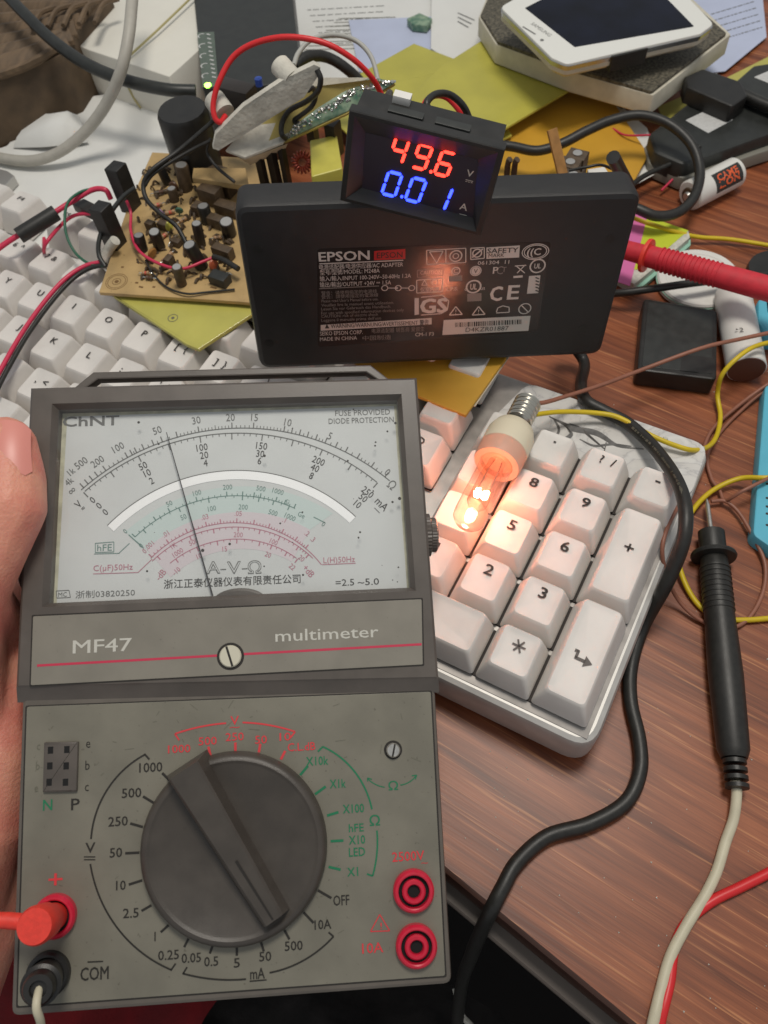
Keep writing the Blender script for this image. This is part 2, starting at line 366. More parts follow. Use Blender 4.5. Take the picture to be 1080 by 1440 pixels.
        for x, y in vs:
            X = (x - (x0 + x1) / 2) * kx; Y = (y - CAP / 2) * k; o.append((c[0] + X * ca - Y * sa, c[1] + X * sa + Y * ca, z))
        s.add(o, fs)
    def build(s, name, m, parent=None, smooth=35, label=None, kind=None, origin=None, cat=None, group=None):
        par = WL[parent] if parent is not None else None
        org = origin if origin is not None else (par if par is not None else sum((v for v in s.v), Vector()) / max(1, len(s.v)))
        me = bpy.data.meshes.new(name); me.from_pydata([tuple(v - org) for v in s.v], [], s.f); me.materials.append(M[m] if isinstance(m, str) else m)
        if smooth:
            bm = bmesh.new(); bm.from_mesh(me); bmesh.ops.recalc_face_normals(bm, faces=bm.faces) if smooth != 1 else None; bm.to_mesh(me); bm.free()
            me.shade_smooth(); me.set_sharp_from_angle(angle=math.radians(smooth if smooth > 1 else 35))
            at = me.attributes.get('sharp_edge') or me.attributes.new('sharp_edge', 'BOOLEAN', 'EDGE')
            for p in me.polygons:
                if len(p.vertices) > 4:
                    for li in p.loop_indices: at.data[me.loops[li].edge_index].value = True
        o = bpy.data.objects.new(name, me); COL.objects.link(o)
        if parent is not None: o.parent = parent; o.location = org - par
        else: o.location = org
        WL[o] = org.copy()
        if label: o['label'] = label
        if kind: o['kind'] = kind
        if cat: o['category'] = cat
        if group: o['group'] = group
        return o

def roundpoly(P, cr, seg=4):
    out = []; n = len(P)
    for i in range(n):
        p, a, b = P[i], P[i - 1], P[(i + 1) % n]; u = (a - p); w = (b - p); la, lb = u.length, w.length
        u = u / la; w = w / lb; ang = math.acos(max(-1, min(1, u.dot(w)))); t = min(cr / max(.05, math.tan(ang / 2)), la * .48, lb * .48)
        p0 = p + u * t; p1 = p + w * t
        for k in range(seg + 1):
            f = k / seg; out.append(p0 * (1 - f) ** 2 + p * (2 * f * (1 - f)) + p1 * f ** 2)
    return out
def catmull(pts, k):
    P = [Vector(p) for p in pts]; P = [P[0] * 2 - P[1]] + P + [P[-1] * 2 - P[-2]]; o = []
    for i in range(1, len(P) - 2):
        a, b, c, d = P[i - 1:i + 3]
        for j in range(k):
            t = j / k; o.append(.5 * ((2 * b) + (c - a) * t + (2 * a - 5 * b + 4 * c - d) * t * t + (3 * b - a - 3 * c + d) * t ** 3))
    o.append(P[-2]); return o
def circ3(a, b, c):
    ax, ay, bx, by, cx, cy = a.x, a.y, b.x, b.y, c.x, c.y; d = 2 * (ax * (by - cy) + bx * (cy - ay) + cx * (ay - by))
    ux = ((ax * ax + ay * ay) * (by - cy) + (bx * bx + by * by) * (cy - ay) + (cx * cx + cy * cy) * (ay - by)) / d
    uy = ((ax * ax + ay * ay) * (cx - bx) + (bx * bx + by * by) * (ax - cx) + (cx * cx + cy * cy) * (bx - ax)) / d
    o = Vector((ux, uy)); return o, (a - o).length
def wpts(L, z=None): return [W(p[0], p[1], p[2] if z is None else z) for p in L]
def wpoly(L, z): return [W(p[0], p[1], z).to_2d() for p in L]
def slab(name, m, px, z0, z1, label=None, cat=None, group=None, cr=.05, bev=.03, parent=None, kind=None, botbev=0):
    b = MB(); b.prism(wpoly(px, z1), z0, z1, cr, bev, 4, botbev); return b.build(name, m, parent, label=label, cat=cat, group=group, kind=kind)
def wire(name, m, L, r, label=None, cat=None, group=None, parent=None, seg=10, z=None, flat=1.0):
    b = MB(); b.tube(wpts(L, z), r, seg, 7, flat); return b.build(name, m, parent, label=label, cat=cat, group=group, smooth=60)

# ================================================================== the setting
def desk():
    yf = lambda x: -11.88 - .18 * (x - 40.69)
    b = MB(); n = 1
    b.add([(-60, yf(-60), 0), (120, yf(120), 0), (120, 110, 0), (-60, 110, 0)], [(0, 1, 2, 3)])
    top = b.build('desk_top', 'wood', smooth=0, kind='structure', origin=Vector((0, 0, 0)))
    b = MB(); R = []
    for x in (-60, 120):
        y = yf(x); R.append([(x, y, 0), (x, y - .14, -.06), (x, y - .2, -.2), (x, y - .2, -1.35), (x, y + 2, -1.35), (x, y + 2, -.02), (x, y + .3, -.005)])
    b.loft(R); b.build('edge_band', 'desk_edge', top)
    b = MB(); R = []
    for x in (-60, 120):
        y = yf(x); R.append([(x, y - .05, -1.36), (x, y - .62, -1.40), (x, y - .68, -1.48), (x, y - .68, -1.9), (x, y - .05, -1.9)])
    b.loft(R); b.build('desk_trim', 'trim', top)
    b = MB(); b.add([(-150, -150, -45), (200, -150, -45), (200, 160, -45), (-150, 160, -45)], [(0, 1, 2, 3)])
    b.build('floor', 'dark_floor', smooth=0, kind='structure', origin=Vector((0, 0, -45)))
desk()
def cloth(name, m, x0, x1, y0, y1, z, amp, label, cat, seed):
    rnd = random.Random(seed); ph = [rnd.uniform(0, 6) for _ in range(6)]; nx = ny = 48; b = MB(); vs = []; fs = []
    for i in range(nx + 1):
        for j in range(ny + 1):
            x = x0 + (x1 - x0) * i / nx; y = y0 + (y1 - y0) * j / ny
            h = math.sin(x * .55 + y * .25 + ph[0]) + .6 * math.sin(x * 1.1 - y * .5 + ph[1]) + .35 * math.sin(y * 1.6 + x * .9 + ph[2]) + .2 * math.sin(y * 2.9 - x * 2.1 + ph[3])
            e = min(1, min(i, nx - i, j, ny - j) / 8); vs.append((x, y, z + amp * h - (1 - e) * 6))
    for i in range(nx):
        for j in range(ny):
            a = i * (ny + 1) + j; fs.append((a, a + ny + 1, a + ny + 2, a + 1))
    b.add(vs, fs); return b.build(name, m, label=label, cat=cat, smooth=180)
cloth('trousers', 'cloth_dark', 24, 62, -38, -14.5, -16, .9, 'dark patterned fabric in the gloom below the desk edge', 'clothing', 3)
cloth('red_garment', 'cloth_red', 14, 33.5, -34, -17, -6.5, .7, 'dark red cloth behind the lower left corner of the multimeter', 'clothing', 5)

# ================================================================== multimeter
F = Frame((32.668, -20.4985, 3.866), (.84568, .52408, -.10085), (-.46357, .81496, .34777))
meter = empty('multimeter', F.P(5.6, 0, -4.3), 'grey analog multimeter with white needle dial, held up by a hand', 'multimeter')
def hm(px, py, h=0.02): return F.hit(px, py, h)
def T(b, s, px, py, hp, h=0.03, w=None, ang=0.0, bold=0.0, sx=.8, shear=0.0):
    k = F.perpx(px, py, h); b.text(s, hm(px, py, h), hp * k, h, ang, sx, w * k if w else None, bold, shear)
def Ln(b, pts, wpx, h=0.03):
    P = [hm(x, y, h) for x, y in pts]; b.poly(P, wpx * F.perpx(*pts[0], h), h)
def Arc(b, p0, p1, p2, wpx, h=0.03, n=40):
    a, m_, c = hm(*p0, h), hm(*p1, h), hm(*p2, h); o, r = circ3(a, m_, c)
    t0 = math.atan2(a.y - o.y, a.x - o.x); t1 = math.atan2(c.y - o.y, c.x - o.x); tm = math.atan2(m_.y - o.y, m_.x - o.x)
    while t1 - t0 > math.pi: t1 -= 2 * math.pi
    while t1 - t0 < -math.pi: t1 += 2 * math.pi
    b.arc(o, r, t0, t1, wpx * F.perpx(*p1, h), h, n); return o, r, t0, t1
# lower half body
b = MB(F); b.prism([(0, 0), (11.2, 0), (11.2, 7.9), (0, 7.9)], -4.2, 0.0, .22, .10, 4, .3); body = b.build('body', 'meter_body', meter)
b = MB(F); b.prism([(.17, .24), (11.03, .22), (11.08, 7.45), (.14, 7.60)], -.02, .012, .06, .008); b.build('lower_panel', 'meter_panel', meter)
b = MB(F); b.prism([(.13, .20), (11.07, .18), (11.12, 7.48), (.10, 7.63)], -.03, .005, .06); b.build('panel_groove', 'groove', meter)
# display housing with an open window
wo = [(-.13, 8.12), (-.02, 16.58), (11.2, 16.58), (11.32, 7.75)]
b = MB(F); b.prism([(-.12, 7.85), (11.32, 7.62), (11.19, 16.58), (-.02, 16.58)], -4.2, -.62, .14, .0, 4, .3); b.build('housing_back', 'meter_frame', meter)
win = [(.66, 10.36), (10.66, 10.36), (10.58, 15.92), (.76, 15.92)]
lip = [(.52, 10.24), (10.80, 10.24), (10.70, 16.06), (.62, 16.06)]
out = [(-.10, 8.10), (11.30, 7.78), (11.18, 16.56), (0.0, 16.56)]
outb = [(-.12, 7.72), (11.32, 7.42), (11.19, 16.58), (-.02, 16.58)]
b = MB(F); b.loft([[(*p, -.66) for p in outb], [(*p, -.02) for p in outb], [(p[0], p[1] - .0, .14) for p in out],
                   [(p[0] + (.07 if p[0] < 5 else -.07), p[1] + (.07 if p[1] < 12 else -.07), .20) for p in out],
                   [(*p, .20) for p in lip], [(*p, .0) for p in win], [(*p, -.66) for p in win]], closed=True)
b.build('display_housing', 'meter_frame', meter, smooth=25)
b = MB(F); b.add([(*p, .02) for p in [(.60, 10.30), (10.72, 10.30), (10.64, 15.98), (.70, 15.98)]], [(0, 1, 2, 3)]); b.build('window_pane', 'glass', meter, smooth=0)
# dial card
DZ = -.30
b = MB(F); b.box(.5, 10.85, 10.25, 16.15, -.5, DZ); dial = b.build('dial_card', 'dial', meter)
b = MB(F)
b.add([(.5, 10.25, DZ + .004), (.74, 10.25, DZ + .004), (.90, 16.0, DZ + .004), (.5, 16.1, DZ + .004)], [(0, 1, 2, 3)])
b.add([(.5, 15.82, DZ + .008), (10.8, 15.86, DZ + .008), (10.8, 16.1, DZ + .008), (.5, 16.1, DZ + .008)], [(0, 1, 2, 3)])
b.add([(10.60, 10.3, DZ + .006), (10.8, 10.3, DZ + .006), (10.8, 16.0, DZ + .006), (10.50, 16.0, DZ + .006)], [(0, 1, 2, 3)])
b.build('aged_margin', 'dial_dirt', dial, smooth=0)
Z1 = DZ + .012
# tinted sectors
def sector(b, top, bot, z, n=24):
    (o1, r1, a0, a1), (o2, r2, c0, c1) = top, bot; vs = []; fs = []
    for i in range(n + 1):
        t = i / n
        vs += [(o1.x + r1 * math.cos(a0 + (a1 - a0) * t), o1.y + r1 * math.sin(a0 + (a1 - a0) * t), z), (o2.x + r2 * math.cos(c0 + (c1 - c0) * t), o2.y + r2 * math.sin(c0 + (c1 - c0) * t), z)]
    for i in range(n): fs.append((2 * i + 1, 2 * i + 3, 2 * i + 2, 2 * i))
    b.add(vs, fs)
def arcinfo(p0, p1, p2, h):
    q = MB(F); return Arc(q, p0, p1, p2, 1, h)
t0 = arcinfo((176, 748), (335, 684), (468, 722), DZ); t1 = arcinfo((206, 772), (335, 720), (436, 745), DZ); t2 = arcinfo((240, 812), (335, 772), (410, 790), DZ)
b = MB(F); sector(b, t0, t1, DZ + .005); b.build('teal_zone', 'teal_tint', dial, smooth=0)
b = MB(F); sector(b, t1, t2, DZ + .005); b.build('pink_zone', 'pink_tint', dial, smooth=0)
b = MB(F); mo = Arc(b, (155.5, 743), (335, 668), (496, 731), 12, Z1, 60); b.build('mirror_band', 'painted_reflection', dial, smooth=0)
g = MB(F); Arc(g, (151, 739), (335, 661.5), (500, 726.5), 1.2, Z1 + .003, 60)
# outer scales
oo = Arc(g, (114, 689), (330, 602), (548, 676), 1.2, Z1, 60); oi = Arc(g, (119, 691), (330, 609), (530, 678), 1.2, Z1, 60)
def tick(b, A, px, py, lpx, out=True, wpx=1.3, start=0.0):
    o, r = A[0], A[1]; p = hm(px, py, Z1); d = (p - o).normalized(); k = F.perpx(px, py, Z1); e = 1 if out else -1
    b.line(o + d * (r + e * start * k), o + d * (r + e * (start + lpx) * k), wpx * k, Z1)
def angof(A, px, py): p = hm(px, py, Z1) - A[0]; return math.atan2(p.y, p.x) - math.pi / 2
def ticks(b, A, marks, sub, lpx, spx, out=True, wpx=1.2):
    o, r = A[0], A[1]; k = F.perpx(330, 640, Z1); e = 1 if out else -1
    an = [angof(A, *m_) + math.pi / 2 for m_ in marks]
    for i, a in enumerate(an):
        d = Vector((math.cos(a), math.sin(a))); b.line(o + d * r, o + d * (r + e * lpx * k), wpx * 1.25 * k, Z1)
        if i + 1 < len(an):
            n = sub[i] if isinstance(sub, (list, tuple)) else sub
            for j in range(1, n):
                c_ = a + (an[i + 1] - a) * j / n; d = Vector((math.cos(c_), math.sin(c_))); q = 1.5 if (n == 10 and j == 5) else 1
                b.line(o + d * r, o + d * (r + e * spx * q * k), wpx * .8 * k, Z1)
ticks(g, oo, [(105, 672), (113, 668), (121, 664), (130, 660), (142, 652), (172, 630), (180, 628), (187, 626), (197, 620), (211, 613), (224, 609), (247, 606), (278, 598), (326, 594), (357, 593), (401, 597), (412, 600), (423, 604), (434, 608), (446, 612), (459, 618), (473, 626), (487, 633), (503, 643), (521, 658), (540, 672)],
      [1, 1, 1, 2, 5, 1, 2, 2, 2, 2, 2, 6, 10, 5, 9, 2, 2, 2, 2, 3, 2, 2, 2, 4, 3], 8, 4)
lo = [hm(x, y, Z1) for x, y in ((122, 699), (194, 645), (281, 615), (369, 612), (451, 635), (530, 681))]
ticks(g, oi, [(122, 697), (156, 664), (194, 640), (237, 625), (281, 613), (326, 611), (369, 612), (412, 620), (453, 633), (493, 655), (529, 681)], 5, 9, 4, False)
def dT(b, A, s, px, py, hp, bold=0.0, w=None, extra=0.0, sx=.85): T(b, s, px, py, hp, Z1, w, angof(A, px, py) + extra, bold, sx)
for s, x, y in (('30', 276, 591), ('20', 324, 587), ('15', 358, 587), ('10', 405, 594), ('5', 464, 613), ('50', 221, 605), ('100', 166, 629), ('200', 137, 649), ('500', 114, 651), ('0', 545, 664)): dT(g, oo, s, x, y, 10)
for s, x, y in (('1k', 100, 663), ('4k', 97, 677), ('∞', 101, 690)): dT(g, oo, s, x, y, 9)
dT(g, oo, 'Ω', 551, 682, 12)
i2 = MB(F)
for rows in ((('50', 201, 655), ('10', 207, 665), ('2', 213, 676)), (('100', 284, 629), ('20', 287, 640), ('4', 289, 651)), (('150', 368, 627), ('30', 366, 638), ('6', 365, 648)),
             (('200', 448, 648), ('40', 443, 658), ('8', 438, 669)), (('250', 517, 692), ('50', 511, 700), ('10', 503, 709)), (('0', 130, 703), ('0', 139, 711), ('0', 148, 720))):
    for s, x, y in rows: dT(i2, oi, s, x, y, 9.5)
dT(i2, oi, 'V', 110, 709, 10); dT(i2, oi, '≂', 117, 715, 8); dT(i2, oi, 'mA', 537, 709, 11); dT(i2, oi, '—', 531, 717, 8)
k = F.perpx(330, 700, Z1)
T(i2, '浙江正泰仪器仪表有限责任公司', 327, 818, 9.5, Z1, 190, sx=1, bold=.004)
T(i2, '=2.5', 485, 819, 9, Z1, 26); T(i2, '~5.0', 518, 818, 9, Z1, 30)
b2 = MB(F); T(b2, 'ChNT', 128, 592, 13, Z1, 74, bold=.03)
b2.build('maker_print', 'ink_soft', dial, smooth=0, kind='stuff')
T(g, 'FUSE PROVIDED', 510, 580, 7.5, Z1, 74); T(g, 'DIODE PROTECTION', 508, 591, 7.5, Z1, 88)
T(g, '浙制03820250', 148, 835, 8, Z1, 82); Ln(g, [(79, 831), (97, 830), (99, 840), (80, 841), (79, 831)], 1, Z1); T(g, 'MC', 88, 836, 6, Z1, 12)
# outlined A-V-Ω
ol = MB(F)
for s, x in (('A', 300), ('V', 329), ('Ω', 358)): T(ol, s, x, 798, 17, Z1, 18, bold=.022)
T(ol, '-', 314, 799, 10, Z1, 8); T(ol, '-', 344, 798, 10, Z1, 8)
ol.build('unit_letters', 'ink_soft', dial, smooth=0, kind='stuff')
ol = MB(F)
for s, x in (('A', 300), ('V', 329), ('Ω', 358)): T(ol, s, x, 798, 16, Z1 + .004, 17, bold=-.022)
ol.build('unit_letter_fill', 'dial', dial, smooth=0, kind='stuff')
g.build('outer_scale', 'ink_soft', dial, smooth=0, kind='stuff'); i2.build('scale_numbers', 'ink', dial, smooth=0, kind='stuff')
# teal scale
g = MB(F); ta = Arc(g, (190, 755), (335, 697), (415, 715), 1.1, Z1)
ticks(g, ta, [(190, 755), (220, 733), (240, 722), (278, 708), (319, 698), (341, 697), (357, 698), (366, 699), (388, 704), (400, 708), (413, 715)], [4, 3, 4, 5, 3, 3, 3, 4, 3, 2], 6, 3)
ticks(g, ta, [(204, 748), (253, 718), (294, 706), (341, 699), (364, 702), (384, 708), (405, 716)], [4, 4, 4, 3, 3, 2], 6, 3, False)
for s, x, y in (('50', 238, 708), ('100', 277, 693), ('200', 320, 685), ('500', 367, 687), ('1000', 391, 691), ('50', 258, 727), ('100', 298, 715), ('200', 342, 713), ('500', 384, 721), ('1000', 408, 727), ('Si', 404, 706), ('Ge', 424, 724), ('0', 176, 747), ('0', 198, 767), ('0', 455, 737)): dT(g, ta, s, x, y, 7)
Ln(g, [(181, 752), (202, 771)], 1.4, Z1); Ln(g, [(441, 727), (457, 735)], 1.2, Z1); Ln(g, [(167, 778), (182, 764)], 1, Z1); Ln(g, [(134, 764), (160, 762), (160, 776), (134, 777), (134, 764)], 1, Z1); Ln(g, [(132, 779), (168, 778)], 1, Z1)
T(g, 'hFE', 147, 770, 9, Z1, 20)
g.build('teal_scale', 'ink_teal', dial, smooth=0, kind='stuff')
g = MB(F); pa = Arc(g, (212, 785), (330, 735), (452, 794), 1.1, Z1); pb = Arc(g, (214, 789), (330, 741), (440, 785), 1.1, Z1); pc = Arc(g, (239, 792), (335, 758), (417, 785), 1.1, Z1)
ticks(g, pa, [(212, 782), (236, 762), (263, 748), (290, 738), (310, 734), (333, 732), (357, 735), (378, 741), (397, 748), (417, 757), (432, 768)], 5, 6, 3)
ticks(g, pb, [(222, 783), (268, 757), (300, 744), (335, 742), (365, 748), (392, 758), (418, 771), (432, 782)], 4, 6, 3, False)
ticks(g, pc, [(250, 790), (279, 775), (306, 765), (333, 761), (365, 764), (381, 770), (402, 779), (417, 788)], 3, 6, 3, False)
for s, x, y in (('.001', 210, 767), ('.01', 233, 751), ('.03', 288, 727), ('.05', 335, 722), ('.1', 400, 731), ('.2', 432, 750), ('.3', 440, 758), ('1K', 244, 767), ('500', 272, 762), ('1000', 250, 777), ('200', 335, 752), ('100', 385, 762), ('20', 424, 785), ('15', 316, 772), ('10', 280, 782), ('20', 377, 780), ('22', 411, 797), ('0', 203, 775)): dT(g, pa, s, x, y, 7)
dT(g, pa, '-dB', 226, 808, 9); dT(g, pa, '+dB', 434, 803, 9); dT(g, pa, '-10', 248, 803, 7)
T(g, 'C(μF)50Hz', 159, 798, 8, Z1, 54); T(g, 'L(H)50Hz', 477, 787, 8, Z1, 44)
Ln(g, [(131, 807), (194, 805), (214, 786)], 1, Z1); Ln(g, [(500, 792), (453, 794)], 1, Z1)
g.build('pink_scale', 'ink_pink', dial, smooth=0, kind='stuff')
rnd = random.Random(4); b = MB(F)
for _ in range(24):
    x = rnd.choice([rnd.uniform(1.2, 10.4), rnd.uniform(9.0, 10.6)]); y = rnd.uniform(10.5, 15.7)
    b.disc((x, y), rnd.uniform(.012, .035), .022, 7)
for px, py, r in ((285, 774, .05), (67, 757, .05), (323, 765, .04), (372, 641, .04), (556, 595, .04), (195, 594, .04), (562, 701, .05), (552, 706, .035)): b.disc(hm(px, py, .022), r, .022, 10)
b.build('window_specks', 'ink', meter, smooth=0, kind='stuff')
# needle and its hump
b = MB(F); p0 = hm(234, 608, -.12); p1 = hm(299, 838, -.12); d = (p1 - p0).normalized(); n = Vector((-d.y, d.x))
b.loft([[(*(p0 - n * .010), -.14), (*(p0 + n * .010), -.14), (*(p0 + n * .010), -.11), (*(p0 - n * .010), -.11)], [(*(p1 - n * .022), -.14), (*(p1 + n * .022), -.14), (*(p1 + n * .022), -.11), (*(p1 - n * .022), -.11)]])
b.build('needle', 'needle', meter)
b = MB(F); c = Vector((hm(336, 845).x, 10.20)); P = [(c.x + .74 * math.cos(a), c.y + .36 * math.sin(a)) for a in [math.pi * i / 16 for i in range(17)]]
b.prism(P, DZ + .02, .012, 0, .08); b.build('needle_cover', 'meter_frame', meter)
# band under the window
b = MB(F); b.prism([(.26, 8.12), (10.92, 8.16), (10.99, 10.04), (.26, 10.04)], .195, .204, .04); b.build('band_groove', 'groove', meter)
b = MB(F); b.prism([(.30, 8.16), (10.88, 8.20), (10.95, 10.0), (.30, 10.0)], .19, .225, .04, .01); band = b.build('name_band', 'band_plate', meter)
b = MB(F); Ln(b, [(52, 936), (593, 906)], 3.4, .229); b.build('red_line', 'line_red', meter, smooth=0)
b = MB(F); T(b, 'MF47', 144, 908, 18, .23, 82, bold=.012); T(b, 'multimeter', 460, 891, 16, .23, 146, bold=.008); b.build('name_print', 'ink_white', meter, smooth=0, kind='stuff')
c = hm(324, 923, .25)
b = MB(F); b.disc(c, .37, .231, 32); b.build('screw_gap', 'groove', meter, smooth=0)
b = MB(F); b.lathe([(.30, .2), (.30, .27), (.27, .31), (0.001, .31)], c.x, c.y); sc_ = b.build('band_screw', 'cream', meter)
b = MB(F); b.line((c.x - .10, c.y + .27), (c.x + .06, c.y - .27), .06, .314); b.build('screw_slot', 'groove', sc_, smooth=0)
# lower panel lettering
H = .022
k_ = MB(F); r_ = MB(F); g_ = MB(F); f_ = MB(F)
for s, x, y, h, w in (('1000', 212, 1079, 13, 33), ('500', 185, 1115, 13, 28), ('250', 166, 1155, 13, 28), ('50', 163, 1199, 13, 18), ('10', 170, 1245, 13, 14), ('2.5', 184, 1284, 13, 23), ('1', 218, 1317, 13, None),
                      ('0.25', 237, 1343, 13, 31), ('0.05', 269, 1347, 13, 29), ('0.5', 297, 1352, 13, 21), ('5', 333, 1354, 13, 9), ('50', 373, 1345, 13, 18), ('500', 413, 1330, 13, 27), ('10A', 454, 1300, 13, 25), ('OFF', 480, 1266, 14, 24),
                      ('mA', 362, 1369, 15, 22), ('COM', 133, 1369, 18, 42), ('V', 127, 1192, 14, 14), ('P', 106, 1131, 16, 12)): T(k_, s, x, y, h, H, w, bold=.012)
Ln(k_, [(351, 1380), (375, 1378)], 2, H); Ln(k_, [(123, 1353), (145, 1352)], 2, H); Ln(k_, [(118, 1205), (134, 1205)], 1.6, H); Ln(k_, [(118, 1209), (134, 1209)], 1.6, H)
for a in ((228, 1087, 238, 1097), (201, 1120, 216, 1129), (183, 1158, 201, 1163), (176, 1200, 196, 1199), (181, 1244, 200, 1238), (199, 1281, 213, 1273), (226, 1311, 237, 1301), (259, 1332, 265, 1320), (295, 1341, 299, 1330), (333, 1344, 333, 1331), (371, 1338, 367, 1325), (407, 1321, 400, 1308), (441, 1298, 427, 1283), (466, 1263, 447, 1252)): Ln(k_, [a[:2], a[2:]], 3.6, H)
Arc(k_, (204, 1061), (148, 1115), (128, 1180), 2.6, H); Arc(k_, (127, 1215), (165, 1305), (241, 1364), 2.6, H); Ln(k_, [(203, 1060), (210, 1068)], 2.6, H); Ln(k_, [(240, 1365), (247, 1355)], 2.6, H)
Arc(k_, (257, 1369), (300, 1377), (346, 1377), 2.6, H); Arc(k_, (379, 1368), (428, 1350), (469, 1317), 2.6, H); Ln(k_, [(257, 1370), (263, 1360)], 2.6, H); Ln(k_, [(469, 1317), (462, 1311)], 2.6, H)
k_.build('black_lettering', 'ink_black', meter, smooth=0, kind='stuff')
for s, x, y, h, w in (('V', 330, 1013, 12, 12), ('~', 330, 1022, 8, 14), ('1000', 252, 1053, 11, 32), ('500', 292, 1042, 11, 26), ('250', 330, 1036, 11, 26), ('50', 367, 1040, 11, 17), ('10', 401, 1036, 11, 16), ('C.L.dB', 424, 1050, 11, 40),
                      ('2500V', 574, 1204, 13, 48), ('10A', 524, 1333, 14, 32), ('+', 78, 1237, 24, 20), ('!', 536, 1302, 9, 2), ('~', 597, 1213, 6, 10)): T(r_, s, x, y, h, H, w, bold=.010)
for a in ((401, 1056, 395, 1068), (366, 1046, 364, 1058), (331, 1044, 331, 1056), (293, 1050, 296, 1062)): Ln(r_, [a[:2], a[2:]], 3.6, H)
Arc(r_, (246, 1032), (282, 1022), (318, 1017), 2.4, H); Arc(r_, (341, 1016), (380, 1020), (415, 1029), 2.4, H); Ln(r_, [(246, 1032), (252, 1041)], 2.4, H); Ln(r_, [(415, 1029), (408, 1038)], 2.4, H)
Ln(r_, [(534, 1286), (548, 1309), (521, 1310), (534, 1286)], 1.6, H); r_.build('red_lettering', 'ink_red', meter, smooth=0, kind='stuff')
for s, x, y, h, w in (('X10k', 446, 1070, 12, 32), ('X1k', 475, 1102, 12, 23), ('X100', 497, 1137, 12, 31), ('hFE', 501, 1164, 11, 22), ('X10', 502, 1181, 12, 24), ('LED', 502, 1198, 12, 24), ('X1', 496, 1226, 12, 16), ('Ω', 527, 1154, 14, 15), ('Ω', 553, 1105, 12, 14), ('N', 67, 1132, 15, 13)): T(g_, s, x, y, h, H, w, bold=.010)
for a in ((479, 1223, 462, 1219), (483, 1182, 465, 1183), (476, 1142, 460, 1147), (458, 1106, 443, 1117), (433, 1077, 422, 1090)): Ln(g_, [a[:2], a[2:]], 3.6, H)
Arc(g_, (454, 1050), (497, 1083), (523, 1138), 2.4, H); Arc(g_, (530, 1168), (530, 1200), (524, 1232), 2.4, H); Ln(g_, [(454, 1050), (447, 1057)], 2.4, H); Ln(g_, [(524, 1232), (516, 1229)], 2.4, H)
Arc(g_, (517, 1095), (528, 1103), (541, 1107), 1.4, H); Arc(g_, (563, 1104), (575, 1100), (585, 1091), 1.4, H); Ln(g_, [(517, 1099), (517, 1094), (523, 1096)], 1.4, H); Ln(g_, [(579, 1091), (586, 1090), (584, 1096)], 1.4, H)
g_.build('green_lettering', 'ink_green', meter, smooth=0, kind='stuff')
for s, x, y in (('c', 54, 1049), ('b', 53, 1077), ('e', 51, 1108)): T(f_, s, x, y, 11, H)
f_.build('worn_lettering', 'ink_faint', meter, smooth=0, kind='stuff')
f_ = MB(F)
for s, x, y in (('e', 124, 1045), ('b', 123, 1076), ('c', 122, 1106)): T(f_, s, x, y, 13, H)
f_.build('pin_letters', 'ink_black', meter, smooth=0, kind='stuff')
rnd = random.Random(31); b = MB(F)
for _ in range(34):
    x = rnd.uniform(.4, 10.8); y = rnd.choice([rnd.uniform(.4, 7.3), rnd.uniform(5.5, 7.3)]); a = rnd.uniform(0, 3.14); L0 = rnd.uniform(.04, .3)
    b.line((x, y), (x + L0 * math.cos(a), y + L0 * math.sin(a)), rnd.uniform(.008, .02), .0185)
b.build('scuff_marks', 'ink_faint', meter, smooth=0, kind='stuff')
# transistor socket
q = [hm(x, y, .1) for x, y in ((62, 1044), (110, 1043), (108, 1113), (60, 1114))]
b = MB(F); b.prism(q, 0, .13, .03, .04); so = b.build('transistor_socket', 'meter_frame', meter)
for x, y in ((71, 1055), (94, 1054), (70, 1077), (93, 1077), (69, 1100), (92, 1100)):
    c = hm(x, y, .135); b = MB(F); b.add([(c.x - .07, c.y - .09, .135), (c.x + .07, c.y - .09, .135), (c.x + .07, c.y + .09, .135), (c.x - .07, c.y + .09, .135)], [(0, 1, 2, 3)]); b.build('pin_hole', 'hole', so, smooth=0)
# zero-ohm knob
c = hm(553, 1055, .1); b = MB(F); b.disc(c, .25, .016, 24); b.build('adjuster_gap', 'groove', meter, smooth=0)
b = MB(F); b.lathe([(.19, 0), (.19, .13), (.16, .17), (.001, .17)], c.x, c.y, 24); a_ = b.build('zero_adjuster', 'steel', meter)
b = MB(F); b.line((c.x - .03, c.y - .16), (c.x + .05, c.y + .16), .05, .174); b.build('adjuster_slot', 'groove', a_, smooth=0)
# range knob
kc = hm(328, 1194, .32)
b = MB(F); b.lathe([(2.44, .0), (2.44, .12), (2.38, .30), (2.30, .37), (2.22, .385), (2.17, .36), (2.12, .33), (.001, .33)], kc.x, kc.y, 72); knob = b.build('range_knob', 'knob', meter)
pa_ = hm(254, 1078, .95); pb_ = hm(388, 1300, .75); dx = (pb_ - pa_).normalized(); nx = Vector((-dx.y, dx.x))
b = MB(F)
def hexa(b, a, c, wb0, wt0, wb1, wt1, z0, z1a, z1b):
    r = []
    for p, wb, wt, zt, e in ((a, wb0, wt0, z1a, .12), (c, wb1, wt1, z1b, -.10)):
        q = p + dx * e
        r.append([(*(p - nx * wb), z0), (*(p + nx * wb), z0), (*(q + nx * wt), zt - .06), (*(q + nx * (wt - .06)), zt), (*(q - nx * (wt - .06)), zt), (*(q - nx * wt), zt - .06)])
    b.loft(r)
hexa(b, pa_, pb_, .62, .43, .48, .27, .10, .98, .78); grip = b.build('pointer_grip', 'knob', knob, smooth=25)
b = MB(F); m1 = pa_ + dx * 2.75 - nx * .02; m2 = pb_ - dx * .14
b.add([(*(m1 - nx * .035), .885), (*(m2 - nx * .025), .79), (*(m2 + nx * .025), .79), (*(m1 + nx * .035), .885)], [(0, 1, 2, 3)]); b.build('pointer_groove', 'groove', grip, smooth=0)
